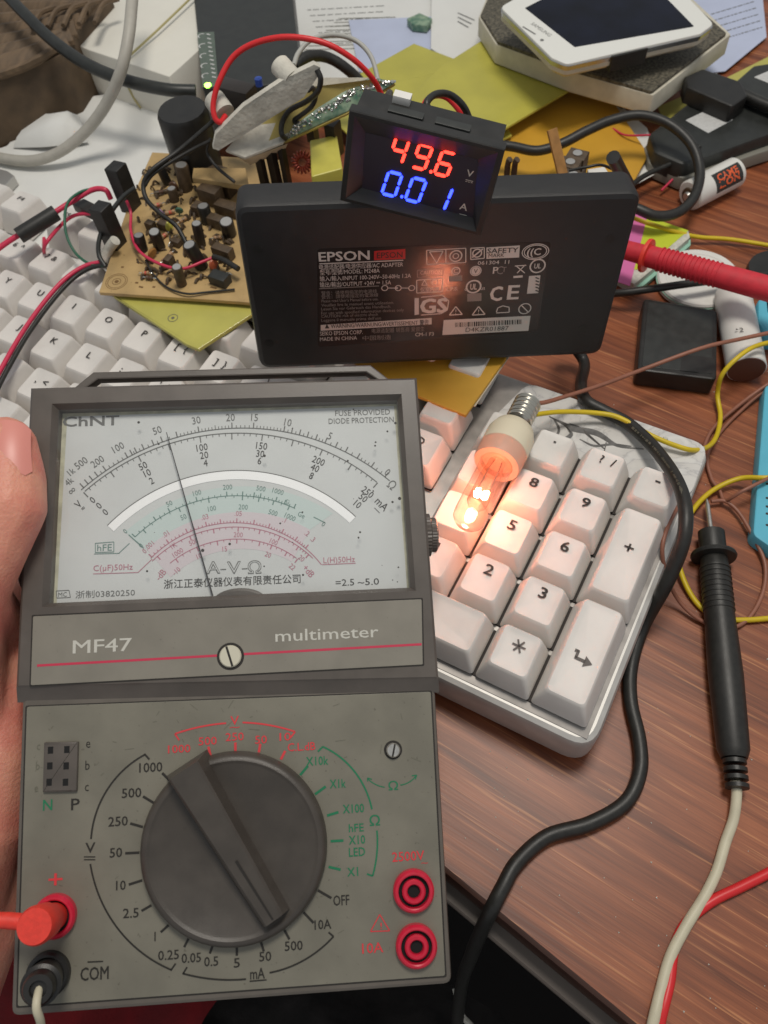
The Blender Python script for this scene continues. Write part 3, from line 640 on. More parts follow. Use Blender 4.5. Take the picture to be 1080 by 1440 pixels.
# sockets
def jack(px, py, m, lab=None):
    c = hm(px, py, .2); b = MB(F)
    b.lathe([(.54, -.02), (.54, .18), (.49, .25), (.44, .26), (.41, .24), (.40, .10), (.001, .10)], c.x, c.y, 40); j = b.build('socket', m, meter, label=lab)
    b = MB(F); b.lathe([(.40, .104), (.30, .104), (.30, .05)], c.x, c.y, 40); b.v and None
    b = MB(F); b.arc(c, .355, 0, 2 * math.pi, .09, .108, 40); b.build('socket_gap', 'hole', j, smooth=0)
    b = MB(F); b.lathe([(.31, .09), (.31, .22), (.27, .26), (.20, .26), (.17, .22), (.17, .12), (.001, .12)], c.x, c.y, 32); b.build('socket_sleeve', m, j)
    b = MB(F); b.disc(c, .165, .13, 20); b.build('socket_hole', 'hole', j, smooth=0); return c
jack(582, 1254, 'jack_red', 'red socket under the 2500V marking'); jack(586, 1332, 'jack_red', 'red socket beside the 10A marking')
j3 = jack(75, 1290, 'jack_red', 'red socket with a plug in it'); j4 = jack(66, 1372, 'black_plastic', 'black socket with a plug in it')
# pivots and carrying handle
for u, d in ((11.2, 1), (-.0, -1)):
    b = MB(); o = F.P(u, 12.0 if d > 0 else 11.35, -.95); prof = [(.62, -.3)]
    R = []; seg = 72
    ax = F.X * d
    for z_, rr in ((-.3, .62), (.22, .62), (.26, .50), (.40, .50), (.44, .44)):
        R.append([o + ax * z_ + (F.Y * math.cos(2 * math.pi * j / seg) + F.Z * math.sin(2 * math.pi * j / seg)) * (rr * (1 + (.035 if j % 2 else 0))) for j in range(seg)])
    b.loft(R); b.build('handle_pivot', 'meter_frame', meter, smooth=20)
b = MB(F); b.prism([(.50, 15.9), (.75, 17.0), (1.35, 17.52), (9.9, 17.52), (10.5, 17.0), (10.75, 15.9), (10.5, 15.9), (10.25, 16.9), (9.75, 17.27), (1.5, 17.27), (1.0, 16.9), (.75, 15.9)], -1.5, -1.15, 0, .05)
b.build('carry_handle', 'meter_frame', meter, smooth=30)

# plugs in the left sockets, with their leads
pr = empty('banana_plug', F.P(j3.x, j3.y, .2), 'orange-red plug pushed into the red socket below the plus sign', 'plug')
tip = F.P(*hm(48, 1303, 1.7), 1.7); ba = F.P(j3.x, j3.y, .12); ax = (tip - ba); L_ = ax.length
b = MB(); b.lathe([(.33, 0), (.36, L_ * .35), (.43, L_ * .5), (.45, L_ * .9), (.40, L_), (.001, L_)], ax=(ba, ax)); b.build('plug_body', 'plug_red', pr)
b = MB(); b.tube([tip - ax.normalized() * .35, tip - ax.normalized() * .3 + F.X * -.9 + F.Y * .15, tip + F.X * -1.8 + F.Y * .1 - F.Z * .1, tip + F.X * -3.4 - F.Y * .6 - F.Z * 1.5], lambda t: .20 - .03 * t, 12); b.build('lead', 'plug_red', pr, smooth=60)
pk = empty('banana_plug', F.P(j4.x, j4.y, .2), 'black plug standing in the COM socket with a cream lead', 'plug')
tip = F.P(*hm(53, 1392, 1.5), 1.5); ba = F.P(j4.x, j4.y, .12); ax = (tip - ba); L_ = ax.length
b = MB(); b.lathe([(.38, 0), (.42, L_ * .3), (.46, L_ * .55), (.47, L_ * .72), (.38, L_ * .75), (.38, L_ * .9), (.33, L_), (.2, L_), (.18, L_ - .12), (.001, L_ - .12)], ax=(ba, ax)); b.build('plug_body', 'black_plastic', pk)
b = MB(); b.tube([tip - ax.normalized() * .2, tip + ax.normalized() * .1 - F.Y * .35, tip - F.Y * .9 - F.Z * .3, tip - F.Y * 2.6 - F.X * .5 - F.Z * 2], .10, 10); b.build('lead', 'wire_cream', pk, smooth=60)

# ================================================================== hand
def organic(parts, vox=.10, name='hand'):
    me = bpy.data.meshes.new(name); bm = bmesh.new()
    for ch in parts:
        for i in range(len(ch) - 1):
            (p0, r0), (p1, r1) = ch[i], ch[i + 1]; n = max(2, int((p1 - p0).length / .12))
            for k in range(n + 1):
                t = k / n; r = r0 + (r1 - r0) * t; bmesh.ops.create_icosphere(bm, subdivisions=2, radius=r, matrix=Matrix.Translation(p0.lerp(p1, t)))
    bm.to_mesh(me); bm.free(); o = bpy.data.objects.new(name, me); COL.objects.link(o)
    md = o.modifiers.new('r', 'REMESH'); md.mode = 'VOXEL'; md.voxel_size = vox
    sm = o.modifiers.new('s', 'SMOOTH'); sm.factor = .6; sm.iterations = 8
    dg = bpy.context.evaluated_depsgraph_get(); m2 = bpy.data.meshes.new_from_object(o.evaluated_get(dg)); bpy.data.objects.remove(o); return m2
def fp(px, py, h): return F.P(*F.hit(px, py, h), h)
th = [(fp(8, 628, .80), .86), (fp(12, 672, .88), .99), (fp(10, 715, .95), 1.04), (fp(-14, 775, .85), .96), (fp(-46, 845, .6), 1.0), (fp(-60, 930, -.3), 1.25), (fp(-60, 1020, -1.4), 1.5)]
palm = [(F.P(-1.5, 9.6, -3.0), 1.3), (F.P(-1.6, 7.4, -3.2), 1.4), (F.P(-1.7, 5.4, -3.0), 1.3), (F.P(-2.2, 3.6, -3.2), 1.5), (F.P(-3.2, 1.0, -4.0), 1.9), (F.P(-5.2, -3.0, -5.5), 2.1)]
palm2 = [(F.P(-1.3, 10.6, -2.6), .9), (F.P(-1.15, 8.6, -1.7), .85), (F.P(-1.15, 6.2, -1.5), .9), (F.P(-1.5, 4.2, -1.8), 1.0), (F.P(-2.6, 2.0, -3.0), 1.3)]
fing = []
for v0, v1, ln in ((11.8, 12.6, 5.2), (9.8, 10.2, 6.0), (7.8, 7.8, 5.6), (5.9, 5.5, 4.4)):
    fing.append([(F.P(-1.6, v0 - .6, -3.8), .95), (F.P(-.7, v0, -5.2), .85), (F.P(ln * .4, v1, -5.35), .78), (F.P(ln * .75, v1 + .1, -5.1), .70), (F.P(ln, v1 + .1, -4.95), .6)])
th2 = [(fp(-40, 840, .6), .95), (F.P(-1.6, 9.6, -1.9), 1.2), (F.P(-1.8, 7.6, -2.8), 1.3)]
me = organic([th, th2, palm, palm2] + fing)
hand = bpy.data.objects.new('person', None); COL.objects.link(hand); hand.location = F.P(-3, 3, -4); WL[hand] = Vector(hand.location)
hand['label'] = 'left hand gripping the multimeter with its thumb on the frame'; hand['category'] = 'person'
org = Vector(hand.location)
for v in me.vertices: v.co -= org
me.materials.clear(); me.materials.append(M['skin']); me.shade_smooth(); ho = bpy.data.objects.new('hand', me); COL.objects.link(ho); ho.parent = hand; WL[ho] = org
b = MB()                                                           # thumb nail
c0 = fp(2, 588, 1.50); c1 = fp(-2, 660, 1.84); up = F.Z; ydir = (c0 - c1).normalized(); xdir = ydir.cross(up).normalized(); up = xdir.cross(ydir); R = []
for i in range(11):
    t = i / 10; aw = .92 * (1 - .12 * t) * (1 if 0 < t < 1 else .75); p = c1.lerp(c0, t) + up * (-.10 * (2 * t - 1) ** 2)
    R.append([p + xdir * (.90 * math.sin(a)) + up * (.90 * (math.cos(a) - 1)) + ydir * (-.10 * (a / aw) ** 2 * (1 if t < .5 else 1)) for a in [-aw + 2 * aw * j / 10 for j in range(11)]])
vs = [p for r in R for p in r]; b.add(vs, [(i * 11 + j, i * 11 + j + 1, (i + 1) * 11 + j + 1, (i + 1) * 11 + j) for i in range(10) for j in range(10)]); b.build('thumb_nail', 'nail', hand, smooth=180)

# ================================================================== keyboard
U = 1.905; KX = lambda u: u * U; KY = lambda v: -v * U
kb = empty('keyboard', (21.5, -.6, 0), 'white full-size keyboard with a marbled silver shell under the clutter', 'keyboard')
b = MB(); b.prism([(-.55, -7.15), (43.3, -7.15), (43.22, 5.5), (-.55, 5.5)], .06, 2.0, .85, .22, 6, .3); b.build('shell', 'case', kb)
b = MB(); b.box(-.1, 42.98, -6.85, 5.3, 1.9, 2.035, .02); b.build('key_plate', 'plate', kb)
b = MB(); b.prism([(35.25, 2.78), (43.15, 2.78), (43.08, 5.38), (35.9, 5.38)], 2.03, 2.07, .6, .02, 6); b.build('marbled_sheet', 'marble', kb)
# ink drawing on the marbled corner
b = MB()
def inks(L, w): b.tube([W(x, y, 2.075) for x, y in L], w, 6, 6, .12)
inks([(772, 586), (790, 596), (806, 606), (838, 612), (868, 628), (905, 632)], lambda t: .04 + .16 * math.sin(math.pi * t) ** 2)
inks([(779, 590), (785, 605), (778, 618), (790, 622), (805, 612), (800, 600), (815, 604), (835, 620), (850, 632)], lambda t: .05 + .11 * math.sin(math.pi * t))
inks([(815, 618), (835, 628), (860, 626), (888, 628)], lambda t: .03 + .05 * math.sin(math.pi * t)); inks([(852, 622), (850, 640), (862, 652)], .04); inks([(808, 640), (820, 650), (835, 644)], .035)
b.build('ink_drawing', mat('grey_drawing', srgb(122, 120, 118), .5, var=.3, vscale=3), kb)
for r in range(6):                                                  # dark channels between key rows
    v = [-2.25, -1, 0, 1, 2, 3][r]
    segs = [(0, 15), (15.25, 18.25)] + ([(18.5, 22.5)] if r > 0 else [])
    if r == 3: segs = [(0, 15), (18.5, 22.5)]
    for a, c in segs:
        b = MB(); b.box(KX(a) + .08, KX(c) - .08, KY(v + .5) + .1, KY(v - .5) - .1, 2.03, 2.10 + .002 * r); b.build('switch_bed', 'switch_dark', kb)
KM = {}
def key_mesh(w, h, ztop, tilt):
    kk = (w, h, ztop, tilt)
    if kk in KM: return KM[kk]
    hw = w * U / 2 - .045; hh = h * U / 2 - .045; z0 = 2.22 - ztop
    def ring(ix, iy, z, dy, cr, tl=0):
        P = [Vector((-hw + ix, -hh + iy + dy)), Vector((hw - ix, -hh + iy + dy)), Vector((hw - ix, hh - iy + dy)), Vector((-hw + ix, hh - iy + dy))]
        return [(p.x, p.y, z + tl * p.y) for p in roundpoly(P, cr, 4)]
    t = tilt; rings = [ring(0, 0, z0, 0, .12), ring(.05, .04, z0 + .28, .01, .13), ring(.235, .17, -.13, .07, .18, t * .8), ring(.265, .195, -.05, .075, .18, t), ring(.31, .235, -.004, .08, .17, t), ring(.42, .34, -.03, .08, .16, t), ring(.50, .46, -.046, .08, .12, t)]
    b = MB(); n = len(rings[0]); vs = [p for r in rings for p in r]; fs = []
    for i in range(len(rings) - 1):
        for j in range(n): k2 = (j + 1) % n; fs.append((i * n + j, i * n + k2, (i + 1) * n + k2, (i + 1) * n + j))
    c = len(vs); vs.append((0, .08, -.055 + t * .08)); fs += [((len(rings) - 1) * n + j, (len(rings) - 1) * n + (j + 1) % n, c) for j in range(n)]
    me = bpy.data.meshes.new('keycap'); me.from_pydata(vs, [], fs); me.materials.append(M['key']); me.shade_smooth(); me.set_sharp_from_angle(angle=math.radians(45)); KM[kk] = me; return me
KR = WL[kb]
def key(u, v, w=1, h=1, leg='', zt=3.2, tilt=.05, lp=(-.1, .30), lh=.29, bold=.014, lsx=1.1):
    o = bpy.data.objects.new('keycap', key_mesh(w, h, zt, tilt)); COL.objects.link(o); o.parent = kb; p = Vector((KX(u), KY(v), zt)); o.location = p - KR; WL[o] = p
    if leg:
        b = MB()
        for i, s in enumerate(leg.split('|')): b.text(s, (p.x + lp[0] + i * .42, p.y + lp[1]), lh, p.z + .004 + tilt * (lp[1] + .0), 0, lsx, bold=bold)
        b.v = [Vector((q.x, q.y, p.z - .004 + tilt * (q.y - p.y))) for q in b.v]
        b.build('legend', 'key_ink', o, smooth=0)
for i, s in enumerate(['Esc'] + ['F%d' % k for k in range(1, 13)]):
    u = .5 if i == 0 else [2.5, 3.5, 4.5, 5.5, 7, 8, 9, 10, 11.5, 12.5, 13.5, 14.5][i - 1]; key(u, -2.28, leg=s, zt=3.5, tilt=-.10, lh=.24)
for i, s in enumerate('`1234567890-='): key(.5 + i, -1, leg=s + '|' + '~!@#$%^&*()_+'[i], zt=3.35, tilt=-.06, lh=.27, lp=(-.2, .25))
key(14, -1, 2, leg='←', zt=3.35, tilt=-.06)
key(.75, 0, 1.5, leg='Tab')
for i, s in enumerate('QWERTYUIOP'): key(2 + i, 0, leg=s, lp=(0, .28))
key(12, 0, leg='[|{', lp=(-.2, .28)); key(13, 0, leg=']|}', lp=(-.2, .28)); key(14.25, 0, 1.5, leg='\\')
key(.875, 1, 1.75, leg='Caps', zt=3.15)
for i, s in enumerate('ASDFGHJKL'): key(2.25 + i, 1, leg=s, zt=3.15, lp=(0, .28))
key(11.25, 1, leg=';|:', zt=3.15, lp=(-.2, .25)); key(12.25, 1, leg="'|\"", zt=3.15, lp=(-.2, .25)); key(13.875, 1, 2.25, leg='↵', zt=3.15)
key(1.125, 2, 2.25, leg='Shift', zt=3.15)
for i, s in enumerate('ZXCVBNM'): key(2.75 + i, 2, leg=s, zt=3.15, lp=(0, .28))
for i, s in enumerate((',|<', '.|>', '/|?')): key(9.75 + i, 2, leg=s, zt=3.15, lp=(-.2, .25))
key(13.625, 2, 2.75, leg='Shift', zt=3.15)
x = 0
for w, s in ((1.25, 'Ctrl'), (1.25, 'Win'), (1.25, 'Alt'), (6.25, ''), (1.25, 'Alt'), (1.25, 'Win'), (1.25, 'Fn'), (1.25, 'Ctrl')): key(x + w / 2, 3, w, leg=s, zt=3.2, tilt=.06); x += w
for i in range(3):
    key(15.75 + i, -2.28, zt=3.5, tilt=-.1); key(15.75 + i, -1, leg=('', 'Home', 'PgUp')[i], zt=3.35, tilt=-.06, lh=.2); key(15.75 + i, 0, leg=('Del', 'End', 'D')[i]); key(15.75 + i, 3)
key(16.75, 2)
kw = dict(lh=.36, bold=.03, lsx=1.25, lp=(.02, .38))
key(19, -1, leg='Num', zt=3.25, tilt=-.03, lh=.2); key(20, -1, leg='·', zt=3.25, tilt=-.03, **kw); key(21, -1, leg='?|/', zt=3.25, tilt=-.03, lh=.34, bold=.008, lp=(-.12, .40)); key(22, -1, leg='-', zt=3.25, tilt=-.03, **kw)
for u, L3 in ((19, '741'), (20, '852'), (21, '963')):
    for v, s in enumerate(L3): key(u, v, leg='' if s == '4' else s, zt=(3.2, 3.18, 3.18)[v], tilt=(.02, .05, .08)[v], **kw)
key(22, .5, 1, 2, leg='+', zt=3.2, tilt=.03, lh=.40, bold=.02, lp=(.0, .30)); key(22, 2.5, 1, 2, zt=3.2, tilt=.05)
key(19.5, 3, 2, leg='0', zt=3.2, tilt=.08, lh=.36, bold=.012, lp=(-.42, .42)); key(21, 3, zt=3.2, tilt=.08)
def mark(u, v, zt, tilt, lines, wd, tris=()):
    p = Vector((KX(u), KY(v), zt)); b = MB(); cap = [o for o in kb.children if (WL[o] - p).length < .01][0]
    for a, c in lines: b.line((p.x + a[0], p.y + a[1]), (p.x + c[0], p.y + c[1]), wd, 0)
    for t in tris: b.add([(p.x + q[0], p.y + q[1], 0) for q in t], [(0, 1, 2)])
    b.v = [Vector((q.x, q.y, p.z - .008 + tilt * (q.y - p.y))) for q in b.v]; b.build('legend', 'key_ink', cap, smooth=0)
mark(21, 3, 3.2, .08, [((.04 + .22 * math.cos(a), .26 + .22 * math.sin(a)), (.04 - .22 * math.cos(a), .26 - .22 * math.sin(a))) for a in (0, math.pi / 3, 2 * math.pi / 3)], .06)
mark(22, 2.5, 3.2, .05, [((-.28, -.02), (-.14, -.02)), ((-.17, .0), (-.17, -.26)), ((-.2, -.24), (.14, -.24))], .09, [((.10, -.06), (.10, -.42), (.36, -.24))])

# ================================================================== halogen bulb on the keys
bt = W(743, 565, 3.55); bc = W(702, 632, 4.3); gt = W(655, 738, 4.45)
bulb = empty('halogen_bulb', bc, 'glowing clear halogen bulb lying across the number pad keys', 'bulb')
axs = (gt - bt); LB = axs.length; axd = axs.normalized()
def tpar(px, py):
    best = min((( (CPOS + ray(px, py) * ((bt + axd * (q * .02) - CPOS).dot(FWD))) - (bt + axd * (q * .02))).length, q * .02) for q in range(0, 300)); return best[1]
d_c0 = tpar(720, 602); d_c1 = tpar(703, 633); d_s = tpar(693, 651)
b = MB(); nth = 5; pts_ = [(.10, -.06), (.22, .0), (.38, .06)]
for i in range(41):
    z_ = .10 + (d_c0 - .45) * i / 40; pts_.append((.455 + .045 * math.cos(2 * math.pi * nth * i / 40), z_))
b.lathe(pts_ + [(.47, d_c0 - .28), (.52, d_c0 - .2), (.53, d_c0 + .05)], ax=(bt, axd), seg=32); b.build('screw_base', 'brass', bulb, smooth=70)
b = MB(); b.lathe([(.001, -.22), (.09, -.2), (.14, -.08), (.14, 0)], ax=(bt, axd), seg=14); b.build('solder_tip', 'solder', bulb)
b = MB(); b.lathe([(.52, d_c0 - .08), (.62, d_c0 - .05), (.74, d_c0 + .06), (.78, d_c0 + .2), (.82, d_c0 + .30), (.86, d_c0 + .42), (.86, d_c1)], ax=(bt, axd), seg=48); b.build('collar', 'ceramic', bulb)
b = MB(); b.lathe([(.855, d_c1 - .01), (.84, d_s - .08), (.80, d_s), (.59, d_s + .01), (.58, d_s - .2)], ax=(bt, axd), seg=48); b.build('translucent_skirt', 'skirt', bulb)
b = MB(); R = [(.56, d_s - .05), (.57, d_s + .3), (.57, LB - .42), (.53, LB - .2), (.40, LB - .05), (.2, LB + .0), (.1, LB + .1), (.001, LB + .14)]
b.lathe(R, ax=(bt, axd), seg=36); b.build('glass_envelope', 'bulb_glass', bulb, smooth=70)
b = MB(); b.lathe([(.30, d_s - .1), (.32, d_s + .3), (.36, d_s + .5), (.36, LB - 1.0), (.22, LB - .8), (.08, LB - .7), (.001, LB - .62)], ax=(bt, axd), seg=28); b.build('inner_capsule', 'bulb_glass', bulb, smooth=70)
sd = axd.cross(Vector((0, 0, 1))).normalized(); upb = sd.cross(axd)
fc = bt + axd * tpar(668, 690)
for e in (-1, 1):
    b = MB(); b.tube([bt + axd * (d_s - .15) + sd * .14 * e, bt + axd * (d_s + .3) + sd * .18 * e, fc + sd * .2 * e], .022, 6, 4); b.build('support_wire', 'brass', bulb)
b = MB(); b.tube([fc + sd * .20 * math.cos(i * .25) + axd * (.16 * math.sin(i * .5)) + upb * (.06 * math.sin(i * 1.1)) + sd * .05 * math.cos(i * 2.2) for i in range(52)], .027, 6, 1)
b.build('filament', 'filament', bulb)
pl = bpy.data.lights.new('filament_glow', 'POINT'); pl.energy = 440; pl.color = (1.0, .27, .19); pl.shadow_soft_size = .22
po = bpy.data.objects.new('filament_glow', pl); COL.objects.link(po); po.location = fc + upb * .02
wire('brown_wire', 'wire_brown', [(745, 566, 3.7), (765, 566, 3.5), (800, 556, 3.0), (850, 540, 2.4), (900, 521, 2.0), (985, 490, 2.3), (1040, 477, 2.2), (1110, 462, 2.2)], .085, 'brown wire soldered to the bulb tip and passing over the black case', 'wire')
wire('yellow_wire', 'wire_yellow', [(738, 584, 3.6), (752, 583, 3.4), (790, 579, 2.9), (840, 581, 2.6), (872, 588, 2.6), (915, 612, 2.5), (948, 626, 2.4), (975, 633, 2.2), (996, 628, 1.3), (1008, 612, .6), (1013, 585, .3), (1009, 555, .5), (1015, 528, 1.4), (1035, 505, 1.9), (1062, 487, 2.0), (1100, 478, 1.8)], .095, 'yellow wire from the bulb base curling back over the white tube', 'wire')

# ================================================================== power adapter
A = Frame((27.26071, -.08797, 4.48714), (.84805, .52465, -.07454), (-.01536, .16494, .98618)); AWD, AH, AT = 12.8, 6.4, 1.55
ad = empty('power_adapter', A.P(6.4, 0, -.8), 'black brick power adapter standing on edge with a printed label', 'power adapter')
b = MB(A); b.prism([(-.06, -.10), (AWD + .10, -.10), (AWD + .10, AH + .06), (-.10, AH + .06)], -AT, 0, .46, .20, 7, .18); b.build('case', 'adapter', ad)
for x, y in ((362, 350), (378, 483), (858, 336), (820, 462)):
    c = A.hit(x, y, 0); b = MB(A); b.lathe([(.16, -.02), (.16, .008), (.10, .012), (.001, .006)], c.x, c.y, 20); b.build('screw_recess', 'black_plastic', ad)
def ha(x, y): return A.hit(x, y, .01)
q = [ha(446, 350), (ha(775, 340)), ha(756, 466), ha(447, 488)]
b = MB(A); b.prism(q, -.01, .008, .14); lb = b.build('label', 'label_black', ad)
w_ = MB(A); s_ = MB(A); LZ = .013
def TA(b, s, px, py, hp, w=None, bold=0.0, dz=0.0, sx=.9, ang=0.0):
    kx = (A.hit(px + 5, py, 0) - A.hit(px - 5, py, 0)).length / 10; ky = A.perpx(px, py, 0); b.text(s, ha(px, py), hp * ky, LZ + dz, ang, sx, w * kx if w else None, bold)
def LA(b, pts, wp, dz=0.0): b.poly([ha(*p) for p in pts], wp * A.perpx(*pts[0], 0), LZ + dz)
def QA(b, pts, dz=0.0): b.add([(*ha(*p), LZ + dz) for p in pts], [(3, 2, 1, 0)])
def CA(b, px, py, rp, wp=1.2, dz=0.0, e=1.0):
    c = ha(px, py); k = A.perpx(px, py, 0); b.arc(c, rp * k, 0, 2 * math.pi, wp * k, LZ + dz, 24)
TA(w_, 'EPSON', 484, 360, 12.5, 71, .03)
LA(w_, [(449, 371), (567, 366)], 1.4)
LA(s_, [(449, 406), (533, 402)], 1.2)
lines = [('电源适配器/电源供应器/AC ADAPTER', 508, 374, 118), ('型号/型號/MODEL: M248A', 492, 382, 84), ('输入/輸入/INPUT 100-240V~50-60Hz 1.2A', 514, 390, 128), ('输出/輸出/OUTPUT +24V ⎓ 1.5A', 500, 399, 100)]
for s, x, y, w in lines: TA(w_, s, x, y, 5.6, w)
for i, (s, w) in enumerate((('警告：请使用指定的电源线', 78), ('警告：請使用指定的電源線', 80), ('Please read User\'s Manual before use.', 80), ('Veuillez lire le manuel avant utilisation.', 102), ('Lesen Sie vor Gebrauch das Handbuch.', 98), ('For use with specified information devices only', 116), ('CAUTION: risk of electric shock', 80), ('Leggere il manuale prima dell\'uso', 84))): TA(s_, s, 452 + w / 2, 411 + i * 5.4, 4, w)
QA(w_, [(451, 457), (607, 447), (607, 456), (451, 465)]); bb = MB(A); TA(bb, '▲ WARNING/WARNUNG/AVERTISSEMENT 警告', 530, 456, 5.5, 146, .01, .004)
TA(w_, 'SEIKO EPSON CORP.', 480, 468, 5.5, 60); TA(s_, '电源适配器 销售商 爱普生', 560, 464, 5, 74); TA(w_, 'MADE IN CHINA', 476, 476, 5, 52); TA(s_, '中国制造', 530, 475, 5, 40); TA(w_, 'CM-1 F3', 597, 470, 5, 26)
# marks in the middle
for x in (541, 560, 579): CA(w_, x, 405, 3.6, 1)
LA(w_, [(545, 405), (556, 405)], 1); LA(w_, [(564, 405), (575, 405)], 1); w_.disc(ha(558, 405), .04, LZ, 8)
LA(w_, [(600, 352), (655, 349), (655, 369), (600, 372), (600, 352)], 1.2); LA(w_, [(627, 351), (627, 370)], 1.2); LA(w_, [(604, 354), (623, 353), (614, 370), (604, 354)], 1.4); CA(w_, 641, 360, 7.5, 1.6); CA(w_, 641, 360, 3.5, 1.2)
LA(s_, [(587, 380), (623, 377), (623, 387), (587, 390), (587, 380)], 1.2); TA(w_, 'CAUTION', 606, 383, 5, 30)
LA(w_, [(586, 394), (622, 391), (622, 410), (586, 412), (586, 394)], 1.2); LA(w_, [(593, 401), (597, 394), (601, 401), (593, 401)], 1); CA(w_, 611, 397, 3.5, 1); TA(w_, '仅室内用', 604, 407, 5, 26)
CA(w_, 641, 381, 5, 1.4); TA(w_, 'C', 641, 381, 6); QA(s_, [(631, 388), (650, 387), (650, 395), (631, 396)]); TA(w_, 'L.P.S.', 636, 406, 5, 16)
QA(w_, [(583, 419), (589, 419), (589, 442), (583, 443)]); TA(w_, 'GS', 610, 430, 19, 36, .045); LA(w_, [(592, 418), (622, 415), (631, 423), (629, 436), (620, 441), (592, 443)], 1.3)
LA(w_, [(662, 349), (681, 348), (681, 363), (662, 365), (662, 349)], 1.3); CA(w_, 671, 356, 5.5, 1.6); LA(w_, [(664, 362), (679, 350)], 2)
QA(w_, [(684, 348), (731, 345), (730, 362), (684, 364)]); TA(bb, 'SAFETY', 707, 352, 6.5, 43, .02, .004); TA(bb, 'MARK', 698, 359, 5, 22, .01, .004); TA(w_, '061304  11', 694, 369, 5, 44)
c = ha(753, 354); k = A.perpx(753, 354, 0)
for rr in (15, 12.6):
    n = 28; pts = [Vector((c.x + math.cos(2 * math.pi * i / n) * rr * k * 1.1, c.y + math.sin(2 * math.pi * i / n) * rr * k * .72)) for i in range(n + 1)]; w_.poly(pts, 1.1 * k, LZ)
TA(w_, '((C', 751, 354, 9, 19, .02)
CA(w_, 669, 381, 6.5, 1.2); w_.disc(ha(669, 381), 5.6 * k, LZ, 20); TA(bb, 'V', 669, 381, 6, None, .01, .005); TA(w_, 'P', 697, 380, 9, 7, .02); TA(s_, 'C', 703, 380, 11, 9); TA(s_, 'T', 709, 379, 7)
LA(w_, [(726, 374), (738, 384)], 1.3); LA(w_, [(738, 373), (727, 384)], 1.3); LA(w_, [(724, 374), (740, 373)], 1.3); QA(w_, [(722, 388), (735, 387), (735, 390), (722, 391)])
CA(w_, 756, 374, 9, 1.8); TA(w_, 'UL', 756, 374, 6.5, 9, .02)
CA(w_, 666, 403, 8.5, 2); TA(w_, 'UL', 666, 403, 8, 9, .02); TA(w_, 'c', 655, 406, 5); TA(w_, 'us', 679, 405, 5, 6); QA(s_, [(657, 413), (677, 412), (677, 423), (657, 424)])
TA(w_, 'C', 698, 413, 19, 16, .03); TA(w_, 'E', 722, 411, 19, 15, .03)
QA(w_, [(744, 388), (760, 387), (757, 412), (741, 413)]); 
for i in range(5): LA(bb, [(753, 390 + i * 4.5), (758, 392 + i * 4.5)], 1.6, .004)
for x in (641, 673): LA(w_, [(x - 9, 443), (x, 431), (x + 9, 442), (x - 9, 443)], 1.3); TA(w_, '!', x, 438, 6)
LA(w_, [(698, 439), (700, 433), (707, 430), (716, 432), (716, 439), (698, 440)], 1.2); CA(w_, 738, 434, 7, 1.2); LA(w_, [(733, 429), (743, 439)], 1.2)
QA(w_, [(624, 450), (746, 444), (743, 465), (622, 471)])
rnd = random.Random(2); x = 640.
while x < 732:
    ww = rnd.choice((.8, 1.2, 2.0)); QA(bb, [(x, 453.5 - (x - 640) * .048), (x + ww, 453.5 - (x - 640) * .048), (x + ww, 460 - (x - 640) * .048), (x, 460 - (x - 640) * .048)], .004); x += ww + rnd.choice((.8, 1.1, 1.8))
TA(bb, 'D4KZR01887', 685, 462.5, 6, 60, 0, .004)
w_.build('silver_print', 'label_ink', lb, smooth=0, kind='stuff'); s_.build('fine_print', 'label_ink_soft', lb, smooth=0, kind='stuff')
r_ = MB(A); QA(r_, [(526, 353), (570, 350), (570, 364), (526, 366)], -.002); r_.build('red_patch', 'label_red', lb, smooth=0); TA(bb, 'EPSON', 548, 358.5, 8, 36, .01, .002); bb.build('dark_print', 'ink_black', lb, smooth=0, kind='stuff')
b = MB(); b.tube([A.P(12.2, .55, -1.3), A.P(12.25, .35, -2.2), A.P(12.3, -1.2, -2.9), W(821, 508, .8)] + wpts([(817, 540, 1.7), (824, 563, 2.35), (850, 578, 2.35), (885, 597, 2.42), (925, 636, 2.9), (958, 690, 3.9), (963, 750, 3.9), (940, 815, 2.6), (905, 880, .6), (888, 935, .32), (887, 985, .3), (899, 1040, .3), (900, 1085, .3), (880, 1128, .3), (830, 1158, .3), (770, 1176, .3), (728, 1212, .3), (707, 1248, .35), (693, 1275, .15), (680, 1302, -.9), (664, 1340, -3.2), (648, 1390, -7), (640, 1480, -12)]), .235, 12, 7); b.build('power_cord', 'black_rubber', ad, smooth=60)

# ================================================================== panel meter
k = .92; PO = CPOS + (Vector((29.21517, 3.68456, 9.76654)) - CPOS) * k
G = Frame(PO, (.948684, .256125, -.185467), (.156166, .130530, .979068))
pmt = empty('panel_meter', G.P(2.2, 0, -.6), 'small black digital panel meter showing red and blue digits on the adapter', 'panel meter')
gw, gh = 4.42, 2.87
def hg(x, y, h=0.0): return G.hit(x, y, h)
wi = [hg(514, 186, -.3), hg(672, 224, -.3), hg(665, 306, -.3), hg(509, 264, -.3)]
wi = [wi[3], wi[2], wi[1], wi[0]]
oq = [(0, 0), (gw, 0), (gw, gh), (0, gh)]; iq = [(.17, .13), (gw - .17, .13), (gw - .17, gh - .13), (.17, gh - .13)]
b = MB(G); b.loft([[(*p, -.34) for p in oq], [(*p, -.03) for p in oq], [(p[0] + (.03 if p[0] < 2 else -.03), p[1] + (.03 if p[1] < 1 else -.03), 0) for p in oq], [(*p, 0) for p in iq], [(*p, -.30) for p in wi], [(*p, -.34) for p in wi]], closed=True)
b.build('bezel', 'black_plastic', pmt, smooth=20)
b = MB(G); b.add([(*p, -.295) for p in wi], [(0, 1, 2, 3)]); b.build('window', 'lens', pmt, smooth=0)
